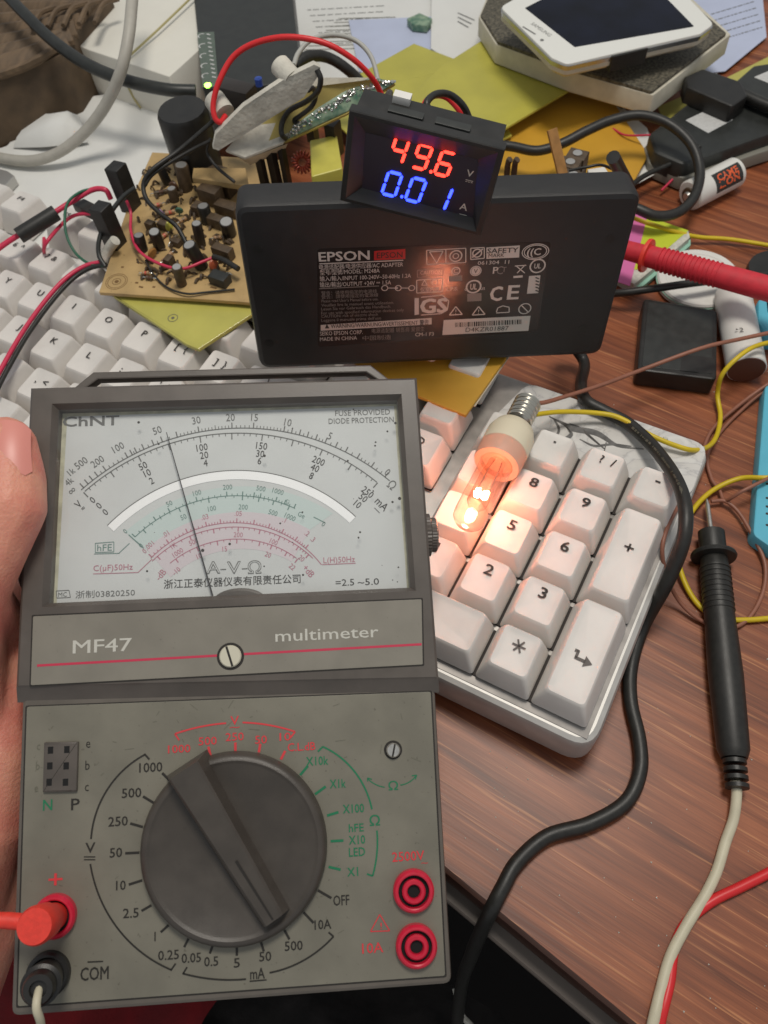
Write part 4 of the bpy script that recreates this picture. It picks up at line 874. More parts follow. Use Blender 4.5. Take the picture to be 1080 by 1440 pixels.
b = MB(G); b.box(.12, gw - .12, .10, gh - .10, -1.45, -.30, .05); b.build('housing', 'black_plastic', pmt)
for bxs in ((1.0, 2.0, gh - .11, gh + .02, -.75, -.42), (2.35, 3.35, gh - .11, gh + .02, -.75, -.42), (gw - .13, gw + .02, .7, 2.1, -1.0, -.6)):
    b = MB(G); b.box(*bxs, .02); b.build('clip', 'drive', pmt)
b = MB(G); b.box(1.0, 1.5, gh - .11, gh + .12, -1.4, -1.05, .03); b.build('connector', 'white', pmt)
SEG = {'0': 'abcdef', '1': 'bc', '4': 'fgbc', '6': 'acdefg', '9': 'abcdfg', '8': 'abcdefg'}
def digit(ch, px, py, hpx, wpx, m, lit='', parent=pmt):
    c = hg(px, py, -.28); k = G.perpx(px, py, -.28); h = hpx * k / 2; w = wpx * k / 2; t = .044; sl = .15
    pts = dict(a=((-w, h), (w, h)), b=((w, h), (w, 0)), c=((w, 0), (w, -h)), d=((-w, -h), (w, -h)), e=((-w, 0), (-w, -h)), f=((-w, h), (-w, 0)), g=((-w, 0), (w, 0)))
    b = MB(G)
    for s in ch:
        p, q = Vector(pts[s][0]), Vector(pts[s][1]); d = (q - p).normalized(); n = Vector((-d.y, d.x)) * t; p += d * .022; q -= d * .022
        P = [p, p + d * t + n, q - d * t + n, q, q - d * t - n, p + d * t - n]; P = [(c.x + v.x + v.y * sl, c.y + v.y, -.278) for v in P]
        b.loft([[(x, y, -.294) for x, y, z in P], [(x, y, -.262) for x, y, z in P]])
    return b
for col, rows, yy, hh in (('led_red', (('4', 561, 212), ('9', 593.5, 221), ('6', 625.5, 230.5)), 0, 34), ('led_blue', (('0', 551, 259), ('0', 584.5, 267.5), ('1', 621, 278)), 0, 33)):
    for ch, x, y in rows:
        d = digit(SEG[ch], x, y, hh, 17.5, None); d.build('lit_digit', col, pmt, smooth=0, kind='stuff')
for col, x, y in (('led_red', 606, 241.5), ('led_blue', 565, 276.5)):
    c = hg(x, y, -.28); b = MB(G); b.lathe([(.045, -.294), (.045, -.262), (.001, -.262)], c.x, c.y, 12); b.build('decimal_point', col, pmt, smooth=0)
b = MB(G)
for s, x, y, hh in (('V', 661, 244, 9), ('A', 652, 291, 9)): b.text(s, hg(x, y, -.28), hh * G.perpx(x, y, -.28), -.285, 0, 1.1, None, .01)
for x, y in ((660, 254), (651, 302)):
    c = hg(x, y, -.28); b.line((c.x - .11, c.y), (c.x + .11, c.y), .02, -.285)
    for e in (-.08, 0, .08): b.line((c.x + e - .025, c.y - .05), (c.x + e + .025, c.y - .05), .02, -.285)
b.build('unit_print', 'ink_white', pmt, smooth=0)

# ================================================================== boards under the adapter
slab('amber_board', 'amber', [(470, 480), (712, 470), (712, 503), (655, 584), (578, 553), (520, 530)], 3.28, 3.42, 'amber yellow laminate sheet under the adapter, overhanging the keys', 'sheet', cr=.03)
b = MB(); b.prism(wpoly([(640, 480), (735, 470), (716, 503), (668, 573), (655, 570)], 3.2), 3.21, 3.275, .03); b.build('pale_board', 'old_white', label='pale board strip showing beyond the right edge of the amber sheet', cat='board')
slab('lime_board', 'lime_dim', [(158, 415), (345, 400), (372, 430), (279, 491), (262, 484)], 3.42, 3.58, 'yellow green laminate board with a corner hole, under the tan circuit board', 'board', cr=.03)
b = MB(); c = W(243, 447, 3.59); b.arc((c.x, c.y), .20, 0, 2 * math.pi, .03, 3.59, 24); b.disc((c.x, c.y), .07, 3.592, 16); b.build('hole_mark', 'ink_faint', bpy.data.objects['lime_board'], smooth=0)

# tan circuit board
tz = 3.9
tb = empty('circuit_board', W(230, 330, 3.7), 'tan circuit board crowded with capacitors, resistors and two black blocks', 'circuit board')
b = MB(); tp = wpoly([(139, 411), (178, 295), (214, 214), (400, 225), (400, 430), (335, 424)], tz); b.prism(tp, tz - .16, tz, .03, .02); b.build('board', 'tan_board', tb)
def cyl(px, py, r, h, m, name, top=None, z=tz, parent=tb, lean=(0, 0)):
    p = W(px, py, z); b = MB(); ax = Vector((lean[0], lean[1], 1)).normalized()
    b.lathe([(r, 0), (r, h * .94), (r * .92, h), (.001 if not top else r * .8, h)], ax=(p, ax), seg=20); o = b.build(name, m, parent)
    if top: b = MB(); b.lathe([(r * .82, h - .01), (r * .78, h + .015), (.001, h + .015)], ax=(p, ax), seg=20); b.build('can_top', top, o)
    return o
for i, (x, y, r, h) in enumerate(((201, 352, .27, .75), (256, 400, .22, 1.0), (284, 375, .26, 1.25), (283, 345, .24, 1.15), (262, 266, .30, 1.2), (236, 258, .24, .9), (225, 348, .26, .95), (246, 282, .2, .6), (292, 312, .3, .8), (323, 330, .3, .8))): cyl(x, y, r * (.85 + .3 * ((i * 7) % 5) / 5), h, ('dark_can', 'part_brown', 'black_plastic')[i % 3], 'capacitor', 'alu', lean=(.12 * math.sin(i * 2.3), .12 * math.cos(i * 1.7)))
cyl(280, 236, 1.12, 2.9, 'black_plastic', 'large_capacitor')
for x, y, w, h in ((186, 290, .62, 2.1), (165, 343, .62, 2.0)):
    p = W(x, y, tz); b = MB(); b.prism([(p.x - w * .55, p.y - w * .7), (p.x + w * .5, p.y - w * .6), (p.x + w * .5, p.y + w * .55), (p.x - w * .55, p.y + w * .45)], tz - .1, tz + h, .05, .05); b.build('black_block', 'black_plastic', tb)
rnd = random.Random(11)
res = [(205, 390, 215, 391), (200, 384, 210, 384), (222, 312, 236, 314), (216, 272, 236, 268), (232, 300, 246, 297), (300, 335, 312, 333), (305, 350, 320, 348), (226, 335, 235, 328), (228, 368, 242, 355), (300, 385, 318, 384), (216, 290, 228, 286), (252, 312, 262, 306), (240, 340, 248, 332)]
for i, (x0, y0, x1, y1) in enumerate(res):
    p = W(x0, y0, tz + .12); q = W(x1, y1, tz + .12); d = (q - p); L1 = d.length
    b = MB(); b.lathe([(.001, 0), (.09, .02), (.10, L1 * .2), (.08, L1 * .3), (.08, L1 * .7), (.10, L1 * .8), (.09, L1 - .02), (.001, L1)], ax=(p, d), seg=10); b.build('resistor', 'part_tan' if i % 3 else 'part_brown', tb)
for x0, y0, w, h, z in ((311, 398, .8, .5, .45), (316, 362, .9, .4, .55), (322, 300, 1.1, .5, .5), (300, 250, 1.6, .5, .6), (232, 322, .5, .3, .35), (250, 345, .4, .3, .3), (300, 285, 1.0, .6, .8), (318, 272, .9, .6, .9), (306, 318, .7, .4, .5), (280, 300, .35, .5, .5), (215, 325, .4, .3, .5), (240, 372, .3, .4, .4)):
    p = W(x0, y0, tz); b = MB(); b.box(p.x - w / 2, p.x + w / 2, p.y - h / 2, p.y + h / 2, tz, tz + z, .03); b.build('component', 'part_brown' if x0 != 311 else 'drive', tb)
b = MB(); 
for _ in range(150):
    x = rnd.uniform(195, 320); y = rnd.uniform(235, 400); p = W(x, y, tz); r = rnd.uniform(.03, .12); a = rnd.uniform(0, 3)
    b.lathe([(r * .6, 0), (r * .7, rnd.uniform(.08, .45)), (.001, .3)], p.x, p.y, 6) if False else b.tube([p, p + Vector((math.cos(a) * .15, math.sin(a) * .15, rnd.uniform(.05, .22))), p + Vector((math.cos(a) * .3, math.sin(a) * .3, 0))], rnd.uniform(.03, .08), 5, 3)
b.build('component_leads', 'part_brown', tb, kind='stuff')
for i, (x, y, r, c3) in enumerate(((238, 318, .12, (206, 200, 90)), (228, 300, .12, (150, 120, 150)), (252, 296, .10, (70, 110, 90)), (214, 356, .13, (170, 120, 60)), (268, 350, .11, (200, 150, 80)), (244, 262, .12, (90, 60, 40)), (300, 372, .12, (180, 90, 60)), (212, 330, .11, (120, 100, 70)))):
    p = W(x, y, tz + .28); b = MB(); b.lathe([(.001, -.08), (r * 1.6, -.05), (r * 1.9, .0), (r * 1.6, .05), (.001, .08)], ax=(p, (math.cos(i), math.sin(i), .2)), seg=14); b.tube([p, p - Vector((.05, .05, .28))], .03, 5, 1); b.build('disc_capacitor', mat('ceramic_disc_%d' % i, srgb(*c3), .45), tb)
for i, (x0, y0, x1, y1) in enumerate(res):
    p = W(x0, y0, tz + .12); q = W(x1, y1, tz + .12); d = q - p; L1 = d.length; dn_ = d.normalized()
    b = MB(); b.lathe([(.085, L1 * .42), (.086, L1 * .50), (.085, L1 * .50)], ax=(p, d), seg=10); b.lathe([(.085, L1 * .58), (.086, L1 * .64), (.085, L1 * .64)], ax=(p, d), seg=10); b.build('colour_band', ('brown_cap', 'wire_red', 'black_plastic')[i % 3], tb, kind='stuff')
    b = MB(); b.tube([p - dn_ * .22 - Vector((0, 0, .12)), p - dn_ * .12, p, q, q + dn_ * .12, q + dn_ * .22 - Vector((0, 0, .12))], .022, 5, 2); b.build('resistor_lead', 'solder', tb)
b = MB(); c = W(164, 396, tz)
for r in (.18, .38, .46): b.arc((c.x, c.y), r, 0, 2 * math.pi, .025, tz + .006, 28)
b.disc((c.x, c.y), .09, tz + .007, 16)
for x, y, w in ((172, 376, .12), (196, 370, .3), (192, 398, .14), (198, 404, .2), (225, 398, .14), (216, 404, .12), (226, 386, .2), (208, 364, .3), (300, 405, .3)): c = W(x, y, tz); b.line((c.x - w / 2, c.y), (c.x + w / 2, c.y + .03), .09, tz + .006)
b.build('board_print', 'track', tb, smooth=0, kind='stuff')
b = MB(); b.prism(wpoly([(272, 236), (345, 236), (350, 262), (270, 250)], tz + 1.0), tz + .75, tz + 1.0, .02, .02); b.build('mounting_strip', 'tan_board', tb)
wire('wire', 'wire_pink', [(178, 282, 5.0), (184, 300, 4.6), (184, 325, 4.4), (195, 352, 4.3), (222, 370, 4.3), (255, 378, 4.4), (285, 368, 4.4), (304, 360, 4.4)], .065, parent=tb); 
b = MB(); b.tube(wpts([(300, 361, 4.45), (315, 366, 4.5), (335, 378, 4.5)]), .12, 10); b.build('sleeve', 'black_rubber', tb)
wire('wire', 'black_rubber', [(205, 366, 4.1), (215, 385, 4.0), (235, 404, 4.0), (262, 413, 4.05), (290, 411, 4.0), (330, 407, 4.0)], .045, parent=tb)

# upper circuit board lying on top of the tan one, taped
ub = empty('power_board', W(420, 230, 5.2), 'green circuit board wrapped in white tape behind the panel meter', 'circuit board')
uf = [W(322, 208, 6.6), W(402, 199, 6.4), W(488, 160, 6.7), W(556, 118, 7.0), W(520, 112, 7.6), W(440, 122, 7.9)]
def slab3(b, P, th_): n = (P[1] - P[0]).cross(P[3] - P[0]).normalized(); n = n if n.z > 0 else -n; b.loft([[p - n * th_ for p in P], P])
b = MB(); slab3(b, uf, .16); b.build('board', 'fiber_edge', ub, smooth=0)
nrm = Vector((0, 0, .03)); b = MB(); P = [W(402, 198, 6.42), W(488, 158, 6.72), W(556, 117, 7.05), W(524, 110, 7.5), W(478, 130, 7.35), W(412, 180, 6.8)]; b.loft([[p + nrm for p in P], [p + nrm * 1.6 for p in P]]); gs = b.build('solder_side', 'pcb_green', ub, smooth=0)
rnd = random.Random(8); b = MB()
for _ in range(260):
    t = rnd.random(); s = rnd.random() ** 1.1; p = P[0].lerp(P[2], t).lerp(P[5].lerp(P[3], t), s) + nrm * 1.8; bm_r = rnd.uniform(.03, .10)
    b.lathe([(bm_r, 0), (bm_r * .8, bm_r * .7), (.001, bm_r * 1.1)], ax=(p, (rnd.uniform(-.3, .3), rnd.uniform(-.3, .3), 1)), seg=6)
b.build('solder_joint', 'solder', gs, kind='stuff')
b = MB(); P = [W(318, 214, 6.5), W(345, 224, 6.2), W(398, 203, 6.45), W(408, 186, 6.6), W(446, 158, 6.9), W(478, 132, 7.2), W(520, 112, 7.4), W(445, 112, 7.95), W(330, 200, 6.75)]
b.loft([[p for p in P], [p + Vector((0, 0, .09)) for p in P]]); b.build('white_tape', 'tape_white', ub)
b = MB(); P = [W(336, 222, 6.2), W(352, 232, 5.4), W(398, 212, 5.6), W(402, 203, 6.4), W(345, 224, 6.2)]; b.loft([P, [p + Vector((.05, .08, 0)) for p in P]]); b.build('tape_flap', 'tape_white', ub)
# standing heat-sink plate covered in tape
b = MB(); P = [W(299, 206, 6.8), W(303, 186, 7.3), W(333, 156, 8.1), W(342, 147, 8.35), W(400, 108, 9.2), W(441, 88, 9.7), W(450, 92, 9.6), W(448, 102, 9.3), W(427, 134, 8.4), W(307, 209, 6.7)]
o_ = (P[-1] - P[0]); nn = (P[5] - P[0]).cross(P[8] - P[0]).normalized(); b.loft([[p - nn * .12 for p in P], [p + nn * .12 for p in P]]); b.build('taped_plate', 'tape_white', ub)
for x0, y0, x1, y1, z, r in ((316, 160, 300, 138, 7.6, .45), (412, 112, 392, 90, 9.0, .42)):
    p = W(x0, y0, z); q = W(x1, y1, z + .3); b = MB(); L1 = (q - p).length; b.lathe([(r, 0), (r, L1 * .93), (r * .9, L1), (.001, L1)], ax=(p, q - p), seg=24); b.build('white_can', 'tape_white', ub)
b = MB(); b.box(*[0, 0, 0, 0, 0, 0]) if False else None
p = W(365, 120, 8.0); b.lathe([(.16, 0), (.16, .3), (.001, .32)], ax=(p, (0, 0, 1)), seg=12); b.build('blue_capacitor', mat('blue_ceramic', srgb(50, 84, 176), .4), ub)
for x, y, w, h, z0, z1 in ((335, 140, 1.6, .8, 6.4, 7.7), (470, 195, .5, .6, 4.6, 6.2), (438, 178, .4, .4, 5.0, 6.4), (385, 235, .35, .35, 4.0, 6.0), (368, 238, .3, .3, 4.0, 6.0), (400, 232, .25, .3, 4.0, 6.1)):
    p = W(x, y, (z0 + z1) / 2); b = MB(); b.box(p.x - w / 2, p.x + w / 2, p.y - h / 2, p.y + h / 2, z0, z1, .04); b.build('black_component', 'dark_can', ub)
b = MB(); b.prism(wpoly([(436, 200), (474, 192), (482, 240), (438, 252)], 5.6), 4.5, 5.7, .1, .06); b.build('yellow_transformer', 'yellow_tape', ub)
p = W(425, 228, 5.4); b = MB(); R = []; ns = 26
tdir = (CPOS - p).normalized(); e1 = tdir.orthogonal().normalized(); e2 = tdir.cross(e1)
b.tube([p + (e1 * math.cos(a) + e2 * math.sin(a)) * (.32 + .15 * math.cos(a * 17)) + tdir * .16 * math.sin(a * 17) for a in [2 * math.pi * i / 240 for i in range(241)]], .035, 5, 1); b.build('wound_toroid', 'copper', ub)
b = MB(); b.tube(wpts([(446, 98, 9.5), (451, 112, 9.2), (446, 130, 8.7), (430, 143, 8.0), (408, 155, 7.5), (397, 172, 7.1), (396, 188, 6.9), (402, 195, 6.6)]), .11, 10); b.build('loop_wire', 'black_rubber', ub, smooth=60)
b = MB(); b.tube(wpts([(433, 127, 8.6), (440, 124, 8.5), (444, 135, 8.0), (438, 150, 7.6), (422, 163, 7.2), (414, 169, 7.0), (418, 175, 6.9)]), .10, 10); b.build('loop_wire', 'black_rubber', ub, smooth=60)
wire('red_jumper', 'wire_red', [(317, 163, 7.6), (310, 172, 7.6), (302, 165, 7.8), (300, 145, 8.2), (308, 115, 8.8), (328, 80, 9.4), (360, 60, 9.8), (405, 52, 10.0), (455, 60, 9.8), (495, 82, 9.2), (522, 108, 8.4), (535, 130, 7.6), (541, 146, 7.2)], .115, 'red wire arching over the white taped circuit board', 'wire')
wire('grey_jumper', 'wire_grey', [(413, 92, 8.6), (420, 74, 8.6), (438, 56, 8.8), (468, 49, 8.6), (500, 57, 8.2), (522, 80, 7.8), (533, 118, 7.2)], .10, 'pale grey wire arching behind the red jumper wire', 'wire')
wire('cable', 'black_rubber', [(414, 92, 5.2), (432, 80, 5.2), (458, 80, 4.8), (485, 95, 4.2), (512, 122, 3.2), (560, 190, 1.5)], .27, 'thick black cable disappearing behind the panel meter beside the grey wire', 'cable')
wire('black_lead', 'black_rubber', [(303, 168, 7.2), (280, 188, 6.8), (250, 213, 6.4), (215, 238, 6.2), (202, 258, 5.8), (206, 280, 5.4), (225, 300, 4.9), (248, 318, 4.4), (262, 342, 4.0)], .10, 'black wire running down from the taped plate to the tan circuit board', 'wire', 'black wires between the two circuit boards')
wire('black_lead', 'black_rubber', [(296, 198, 6.6), (275, 208, 6.4), (245, 225, 6.2), (215, 245, 6.0), (203, 262, 5.7)], .08, 'shorter black wire crossing in front of the tall black capacitor', 'wire', 'black wires between the two circuit boards')
wire('black_lead', 'black_rubber', [(296, 195, 6.6), (292, 215, 6.0), (305, 235, 5.6), (330, 256, 5.2)], .07, 'thin black wire curling down beside the brown mounting strip', 'wire', 'black wires between the two circuit boards')

# wires at the left of the tan board
wire('sleeved_wire', 'wire_pink', [(-30, 375, 4.0), (0, 348, 4.2), (35, 325, 4.4), (75, 300, 4.6), (105, 281, 4.7), (130, 267, 4.8), (148, 267, 4.8), (156, 280, 4.4)], .12, 'crimson wire entering a black sleeve above the F4 key', 'wire')
b = MB(); b.tube(wpts([(26, 332, 4.4), (50, 317, 4.5), (79, 299, 4.6)]), .34, 16, 4); b.build('heat_shrink_sleeve', 'black_rubber', bpy.data.objects['sleeved_wire'], smooth=50)
wire('green_wire', 'wire_green', [(146, 266, 4.7), (118, 268, 4.9), (96, 284, 5.0), (91, 310, 4.8), (95, 335, 4.4), (108, 358, 4.0), (128, 372, 3.9), (146, 374, 3.9)], .06, 'thin green wire looping over the function keys', 'wire')
wire('grey_black_wire', 'drive', [(190, 264, 5.6), (172, 278, 5.4), (152, 305, 5.0), (140, 335, 4.6), (139, 358, 4.2), (148, 375, 3.9)], .10, 'grey and black wire curving round the black blocks of the tan board', 'wire')
wire('twin_wire', 'wire_pink', [(-12, 545, 3.8), (0, 522, 3.8), (30, 470, 3.8), (62, 425, 3.8), (92, 392, 3.85), (120, 374, 3.9), (146, 368, 3.9)], .10, 'red wire of the pair running diagonally across the letter keys', 'wire', 'pair of wires across the letter keys')
wire('twin_wire', 'black_rubber', [(-6, 552, 3.7), (8, 524, 3.7), (38, 472, 3.7), (68, 430, 3.7), (98, 396, 3.75), (124, 378, 3.85), (150, 372, 3.9)], .10, 'black wire of the pair running diagonally across the letter keys', 'wire', 'pair of wires across the letter keys')
wire('red_loop', 'wire_pink', [(62, 335, 3.0), (62, 355, 3.2), (66, 340, 4.0), (100, 305, 4.0), (140, 300, 4.4)], .08, 'short crimson wire end hanging between two rows of keys', 'wire')
slab('dark_clip', 'drive', [(100, 286), (118, 279), (146, 293), (128, 300)], 4.0, 4.4, 'small dark grey clip lying on the function keys behind the green wire', 'clip')
b = MB(); b.tube(wpts([(143, 374, 3.6), (152, 352, 4.1), (162, 338, 4.6)]), .22, 12, 4); b.build('clear_sleeve', 'tape_white', label='translucent sleeve at the left foot of the tan circuit board', cat='sleeve')

# ================================================================== far left: paper, carton, basket, router, cables
slab('paper_sheet', 'paper', [(-90, 240), (10, 205), (60, 148), (150, 132), (260, 150), (330, 250), (200, 420), (-60, 330)], 2.12, 2.14, 'large white paper sheet lying beyond the keyboard under the tan board', 'paper', cr=0, bev=0)
b = MB(); G0 = [[W(x, y, z) for x, y, z in row] for row in (((18, 208, 2.2), (60, 207, 2.4), (95, 204, 2.4), (125, 200, 2.3)), ((24, 192, 2.6), (58, 180, 3.3), (90, 176, 3.4), (118, 184, 2.6)), ((48, 160, 2.3), (70, 160, 3.0), (95, 156, 3.2), (112, 163, 2.4)))]
vs = [p for r in G0 for p in r]; b.add(vs, [(i * 4 + j, i * 4 + j + 1, i * 4 + j + 5, i * 4 + j + 4) for i in range(2) for j in range(3)]); b.build('folded_paper', 'paper', smooth=180, label='small folded white paper raised at the edge of the basket', cat='paper')
slab('white_carton', 'carton', [(162, -60), (160, -5), (97, 58), (124, 70), (238, 108), (300, 52), (330, -40)], .02, 4.6, 'white carton box with its lid, under the grey cable', 'box', cr=.08, bev=.05)
b = MB(); b.tube(wpts([(282, -16, 5.0), (222, 42, 4.9), (176, 84, 4.75)]), .06, 6, 2); b.tube(wpts([(178, 118, 3.4), (188, 138, 2.6), (198, 152, 2.25)]), .05, 6, 2); b.build('cream_string', 'thread', label='thin cream string stretched diagonally over the white carton', cat='string')
# basket of laths
bk = empty('basket', W(20, 60, 0), 'dark brown woven basket in the far left corner', 'basket')
b = MB(); b.prism(wpoly([(-260, -60), (120, -90), (156, -6), (98, 58), (84, 78), (0, 112), (-220, 190)], 5.2), .02, 5.2, .2, .1); b.build('basket_wall', 'rattan_dark', bk)
for i in range(9):
    t = i / 8; p = [(-260 + 4 * i, 170 - i * 22), (0 + i * 2, 106 - i * 15), (86 + i * 7, 66 - i * 8.5)]; b = MB(); b.tube([W(x, y, 5.3) for x, y in p], .5, 8, 4, .45); b.build('lath', 'rattan', bk)
for i in range(5):
    b = MB(); x = 45 + i * 22; b.tube([W(x, 40 - i * 2, 5.85), W(x + 12, 18 - i * 3, 5.9), W(x + 34, 10 - i * 3, 5.85)], .13, 6, 4); b.build('weave_strand', 'wood_light' if False else 'rattan', bk)
b = MB(); b.tube(wpts([(-30, 205, 1.2), (10, 186, 1.6), (55, 150, 2.2), (84, 112, 3.0), (95, 80, 4.2)]), .26, 8, 6); b.build('basket_rim_shadow', 'rattan_dark', bk, smooth=60)  # dark tube modelled in place of the curved shadow below the basket
wire('grey_cable', 'grey_cable', [(192, -60, 8.5), (186, 0, 8.0), (181, 50, 7.4), (170, 100, 6.4), (150, 145, 5.0), (122, 183, 3.8), (85, 213, 3.0), (45, 226, 2.6), (0, 222, 2.5), (-60, 205, 2.4)], .27, 'pale grey cable curving down over the carton and paper', 'cable')
wire('thick_cable', 'drive', [(-60, -60, 8), (0, -15, 7.4), (35, 20, 7.0), (75, 58, 6.4), (125, 92, 5.8), (180, 114, 5.4), (235, 126, 5.2), (275, 128, 5.0)], .30, 'thick dark grey cable running from the basket to the black cylinder', 'cable')
slab('small_clamp', 'alu', [(-14, 234), (10, 240), (20, 247), (6, 262), (-14, 258)], 2.2, 2.7, 'small metal clamp at the left edge above the function keys', 'clamp')
ro = empty('router', W(350, 60, 2), 'flat dark grey router box with a lit green light', 'router')
b = MB(); b.prism(wpoly([(266, -70), (403, -90), (424, 112), (345, 124), (285, 124)], 4.9), 2.6, 4.9, .12, .08); b.build('casing', 'drive', ro)
b = MB(); b.prism(wpoly([(277, 45), (301, 44), (307, 121), (285, 122)], 4.95), 4.9, 4.93, .02); b.build('light_strip', mat('grey_strip', srgb(92, 104, 94), .5, var=.1), ro)
b = MB()
for i in range(5):
    c = W(284 + i * 1.4, 50 + i * 14, 4.95); b.arc((c.x, c.y), .2, math.pi * .5, math.pi * 1.5, .06, 4.94, 10)
for i in range(11): c = W(293 + i * .8, 48 + i * 6, 4.95); b.line((c.x - .12, c.y), (c.x + .12, c.y), .08, 4.94)
b.build('strip_print', 'sticker', ro, smooth=0)
p = W(292, 119, 4.97); b = MB(); b.lathe([(.16, -.05), (.16, .03), (.001, .05)], p.x, p.y, 12); b.v = [v + Vector((0, 0, 4.95)) for v in b.v]; b.build('green_light', 'led_green', ro)

# ================================================================== far middle: papers and lime sheets
slab('printed_paper', 'paper', [(405, -60), (700, -90), (690, 60), (560, 120), (470, 130), (425, 100)], .2, .22, 'white printed paper behind the red jumper wire', 'paper', cr=0, bev=0)
slab('bluish_paper', 'paper_blue', [(490, 28), (640, 22), (660, 90), (560, 130), (505, 100)], .3, .32, 'pale blue paper above the left lime sheet', 'paper', cr=0, bev=0)
b = MB()
for i in range(9): 
    p = W(428 + i * 6, 70 - i * 5.5, .24); q = W(500 + i * 7, 68 - i * 5.5, .24); b.line((p.x, p.y), (q.x, q.y), .06, .24)
b.build('ruled_lines', 'ink_faint', bpy.data.objects['printed_paper'], smooth=0)
cd = slab('printed_card', 'paper', [(607, -30), (688, -28), (684, 62), (640, 90), (606, 68)], .5, .54, 'white card with faint grey print left of the speckled box', 'card', cr=.02, bev=0)
b = MB()
for i, w in enumerate((28, 30, 22)): c = W(656, 24 + i * 6, .55); b.line((c.x - .7, c.y + .25), (c.x + .6 - i * .2, c.y - .15), .10, .55)
b.build('card_print', 'ink_soft', cd, smooth=0)
slab('plant_scrap', 'pcb_green', [(572, 26), (590, 18), (608, 26), (600, 36), (580, 34)], .4, .8, 'small green grey scrap lying on the bluish paper', 'scrap')
slab('lime_sheet', 'lime', [(440, 140), (582, 61), (664, 92), (720, 190), (560, 260)], .9, 1.0, 'left lime yellow laminate sheet behind the panel meter', 'sheet', 'lime laminate sheets behind the panel meter', cr=.02)
slab('lime_sheet', 'lime', [(622, 92), (688, 50), (808, 122), (704, 184), (640, 215), (560, 150)], 1.5, 1.62, 'right lime yellow laminate sheet reaching under the white phone', 'sheet', 'lime laminate sheets behind the panel meter', cr=.02)
slab('amber_sheet', 'amber', [(640, 240), (700, 180), (770, 118), (866, 148), (912, 217), (890, 258), (820, 320), (690, 330)], .6, .72, 'amber yellow laminate sheet behind the adapter', 'sheet', cr=.02)
slab('white_paper_scrap', 'paper', [(780, 115), (840, 120), (910, 180), (930, 240), (890, 262), (830, 170)], .35, .37, 'white paper under the amber sheet near the cable loop', 'paper', cr=0, bev=0)
wire('thin_red_wire', 'wire_pink', [(862, 181, .7), (880, 190, .9), (915, 190, 1.4)], .05, 'thin red wire end over the white paper beside the cable loop', 'wire')

# phone on the speckled box
sp = empty('speckled_box', W(850, 90, .5), 'white box with a speckled top, under the phone', 'box')
b = MB(); tpz = 2.92; sh = [(676, 20), (702, -40), (900, -60), (1022, 46), (917, 128), (806, 97), (700, 58)]
b.prism(wpoly([(673, 24), (700, -45), (905, -66), (1028, 48), (919, 134), (804, 102), (697, 62)], 2.75), 1.64, 2.75, .16, .06, 5, .1); b.build('base', 'old_white', sp)
b = MB(); b.prism(wpoly(sh, tpz), 2.7, tpz, .14, .05); b.build('speckled_lid', 'speckle', sp)
for x, y in ((862, 104), (856, 122), (935, 118)): c = W(x, y, 2.3); b = MB(); b.lathe([(.001, 0), (.1, .02), (.1, .1), (.001, .12)], ax=(c, (0.3, -1, .2)), seg=10); b.build('screw', 'hole', sp)
# phone: a tilted slab
pts = [W(706, 6, 5.0), W(792, 90, 4.6), W(1002, 42, 4.5), W(915, -60, 5.0)]
ph_x = (pts[2] - pts[1]).normalized(); ph_y = (pts[0] - pts[1]); PH = Frame(pts[1], ph_x, ph_y)
ph = empty('phone', pts[1], 'white smartphone with a dark screen resting on the speckled box', 'phone')
hh_ = lambda x, y: PH.hit(x, y, 0)
ol_ = [hh_(703, 10), hh_(776, 82), hh_(797, 91), hh_(985, 48), hh_(1004, 34), hh_(905, -70), hh_(742, -12)]
b = MB(PH); b.prism(ol_, -.85, -.04, .45, .12, 6, .3); b.build('back_shell', 'old_white', ph)
b = MB(PH); b.prism([(p[0] * 1.0, p[1]) for p in ol_], -.34, -.09, .45, .0, 6, 0, -.05); b.build('chrome_trim', 'chrome', ph)
b = MB(PH); b.prism(ol_, -.12, .02, .45, .05, 6); b.build('front_face', 'phone_white', ph)
b = MB(PH); b.prism([hh_(738, 12), hh_(808, 67), hh_(976, 38), hh_(880, -60)], .01, .03, .05); b.build('screen', 'glass_black', ph)
b = MB(PH); p, q = hh_(735, 38), hh_(753, 49); b.line(p, q, .09, .026); c = hh_(762, 57); b.disc(c, .1, .026, 10)
a_ = math.atan2((hh_(782, 50) - hh_(757, 33)).y, (hh_(782, 50) - hh_(757, 33)).x); b.text('SAMSUNG', hh_(761, 42), .22, .026, a_, 1, 1.35); b.build('front_print', 'ink_soft', ph, smooth=0)
for a0, a1, y0 in (((856, 82), (906, 70), 0), ((930, 58), (976, 45), 0)):
    p, q = PH.hit(*a0, -.3), PH.hit(*a1, -.3); b = MB(PH); d = (q - p).normalized(); n = Vector((d.y, -d.x)); n = n if n.y < 0 else -n
    b.prism([p + Vector((0, .3)), p + n * .30, q + n * .30, q + Vector((0, .3))], -.82, -.06, .02); b.build('black_tape', 'black_rubber', ph)

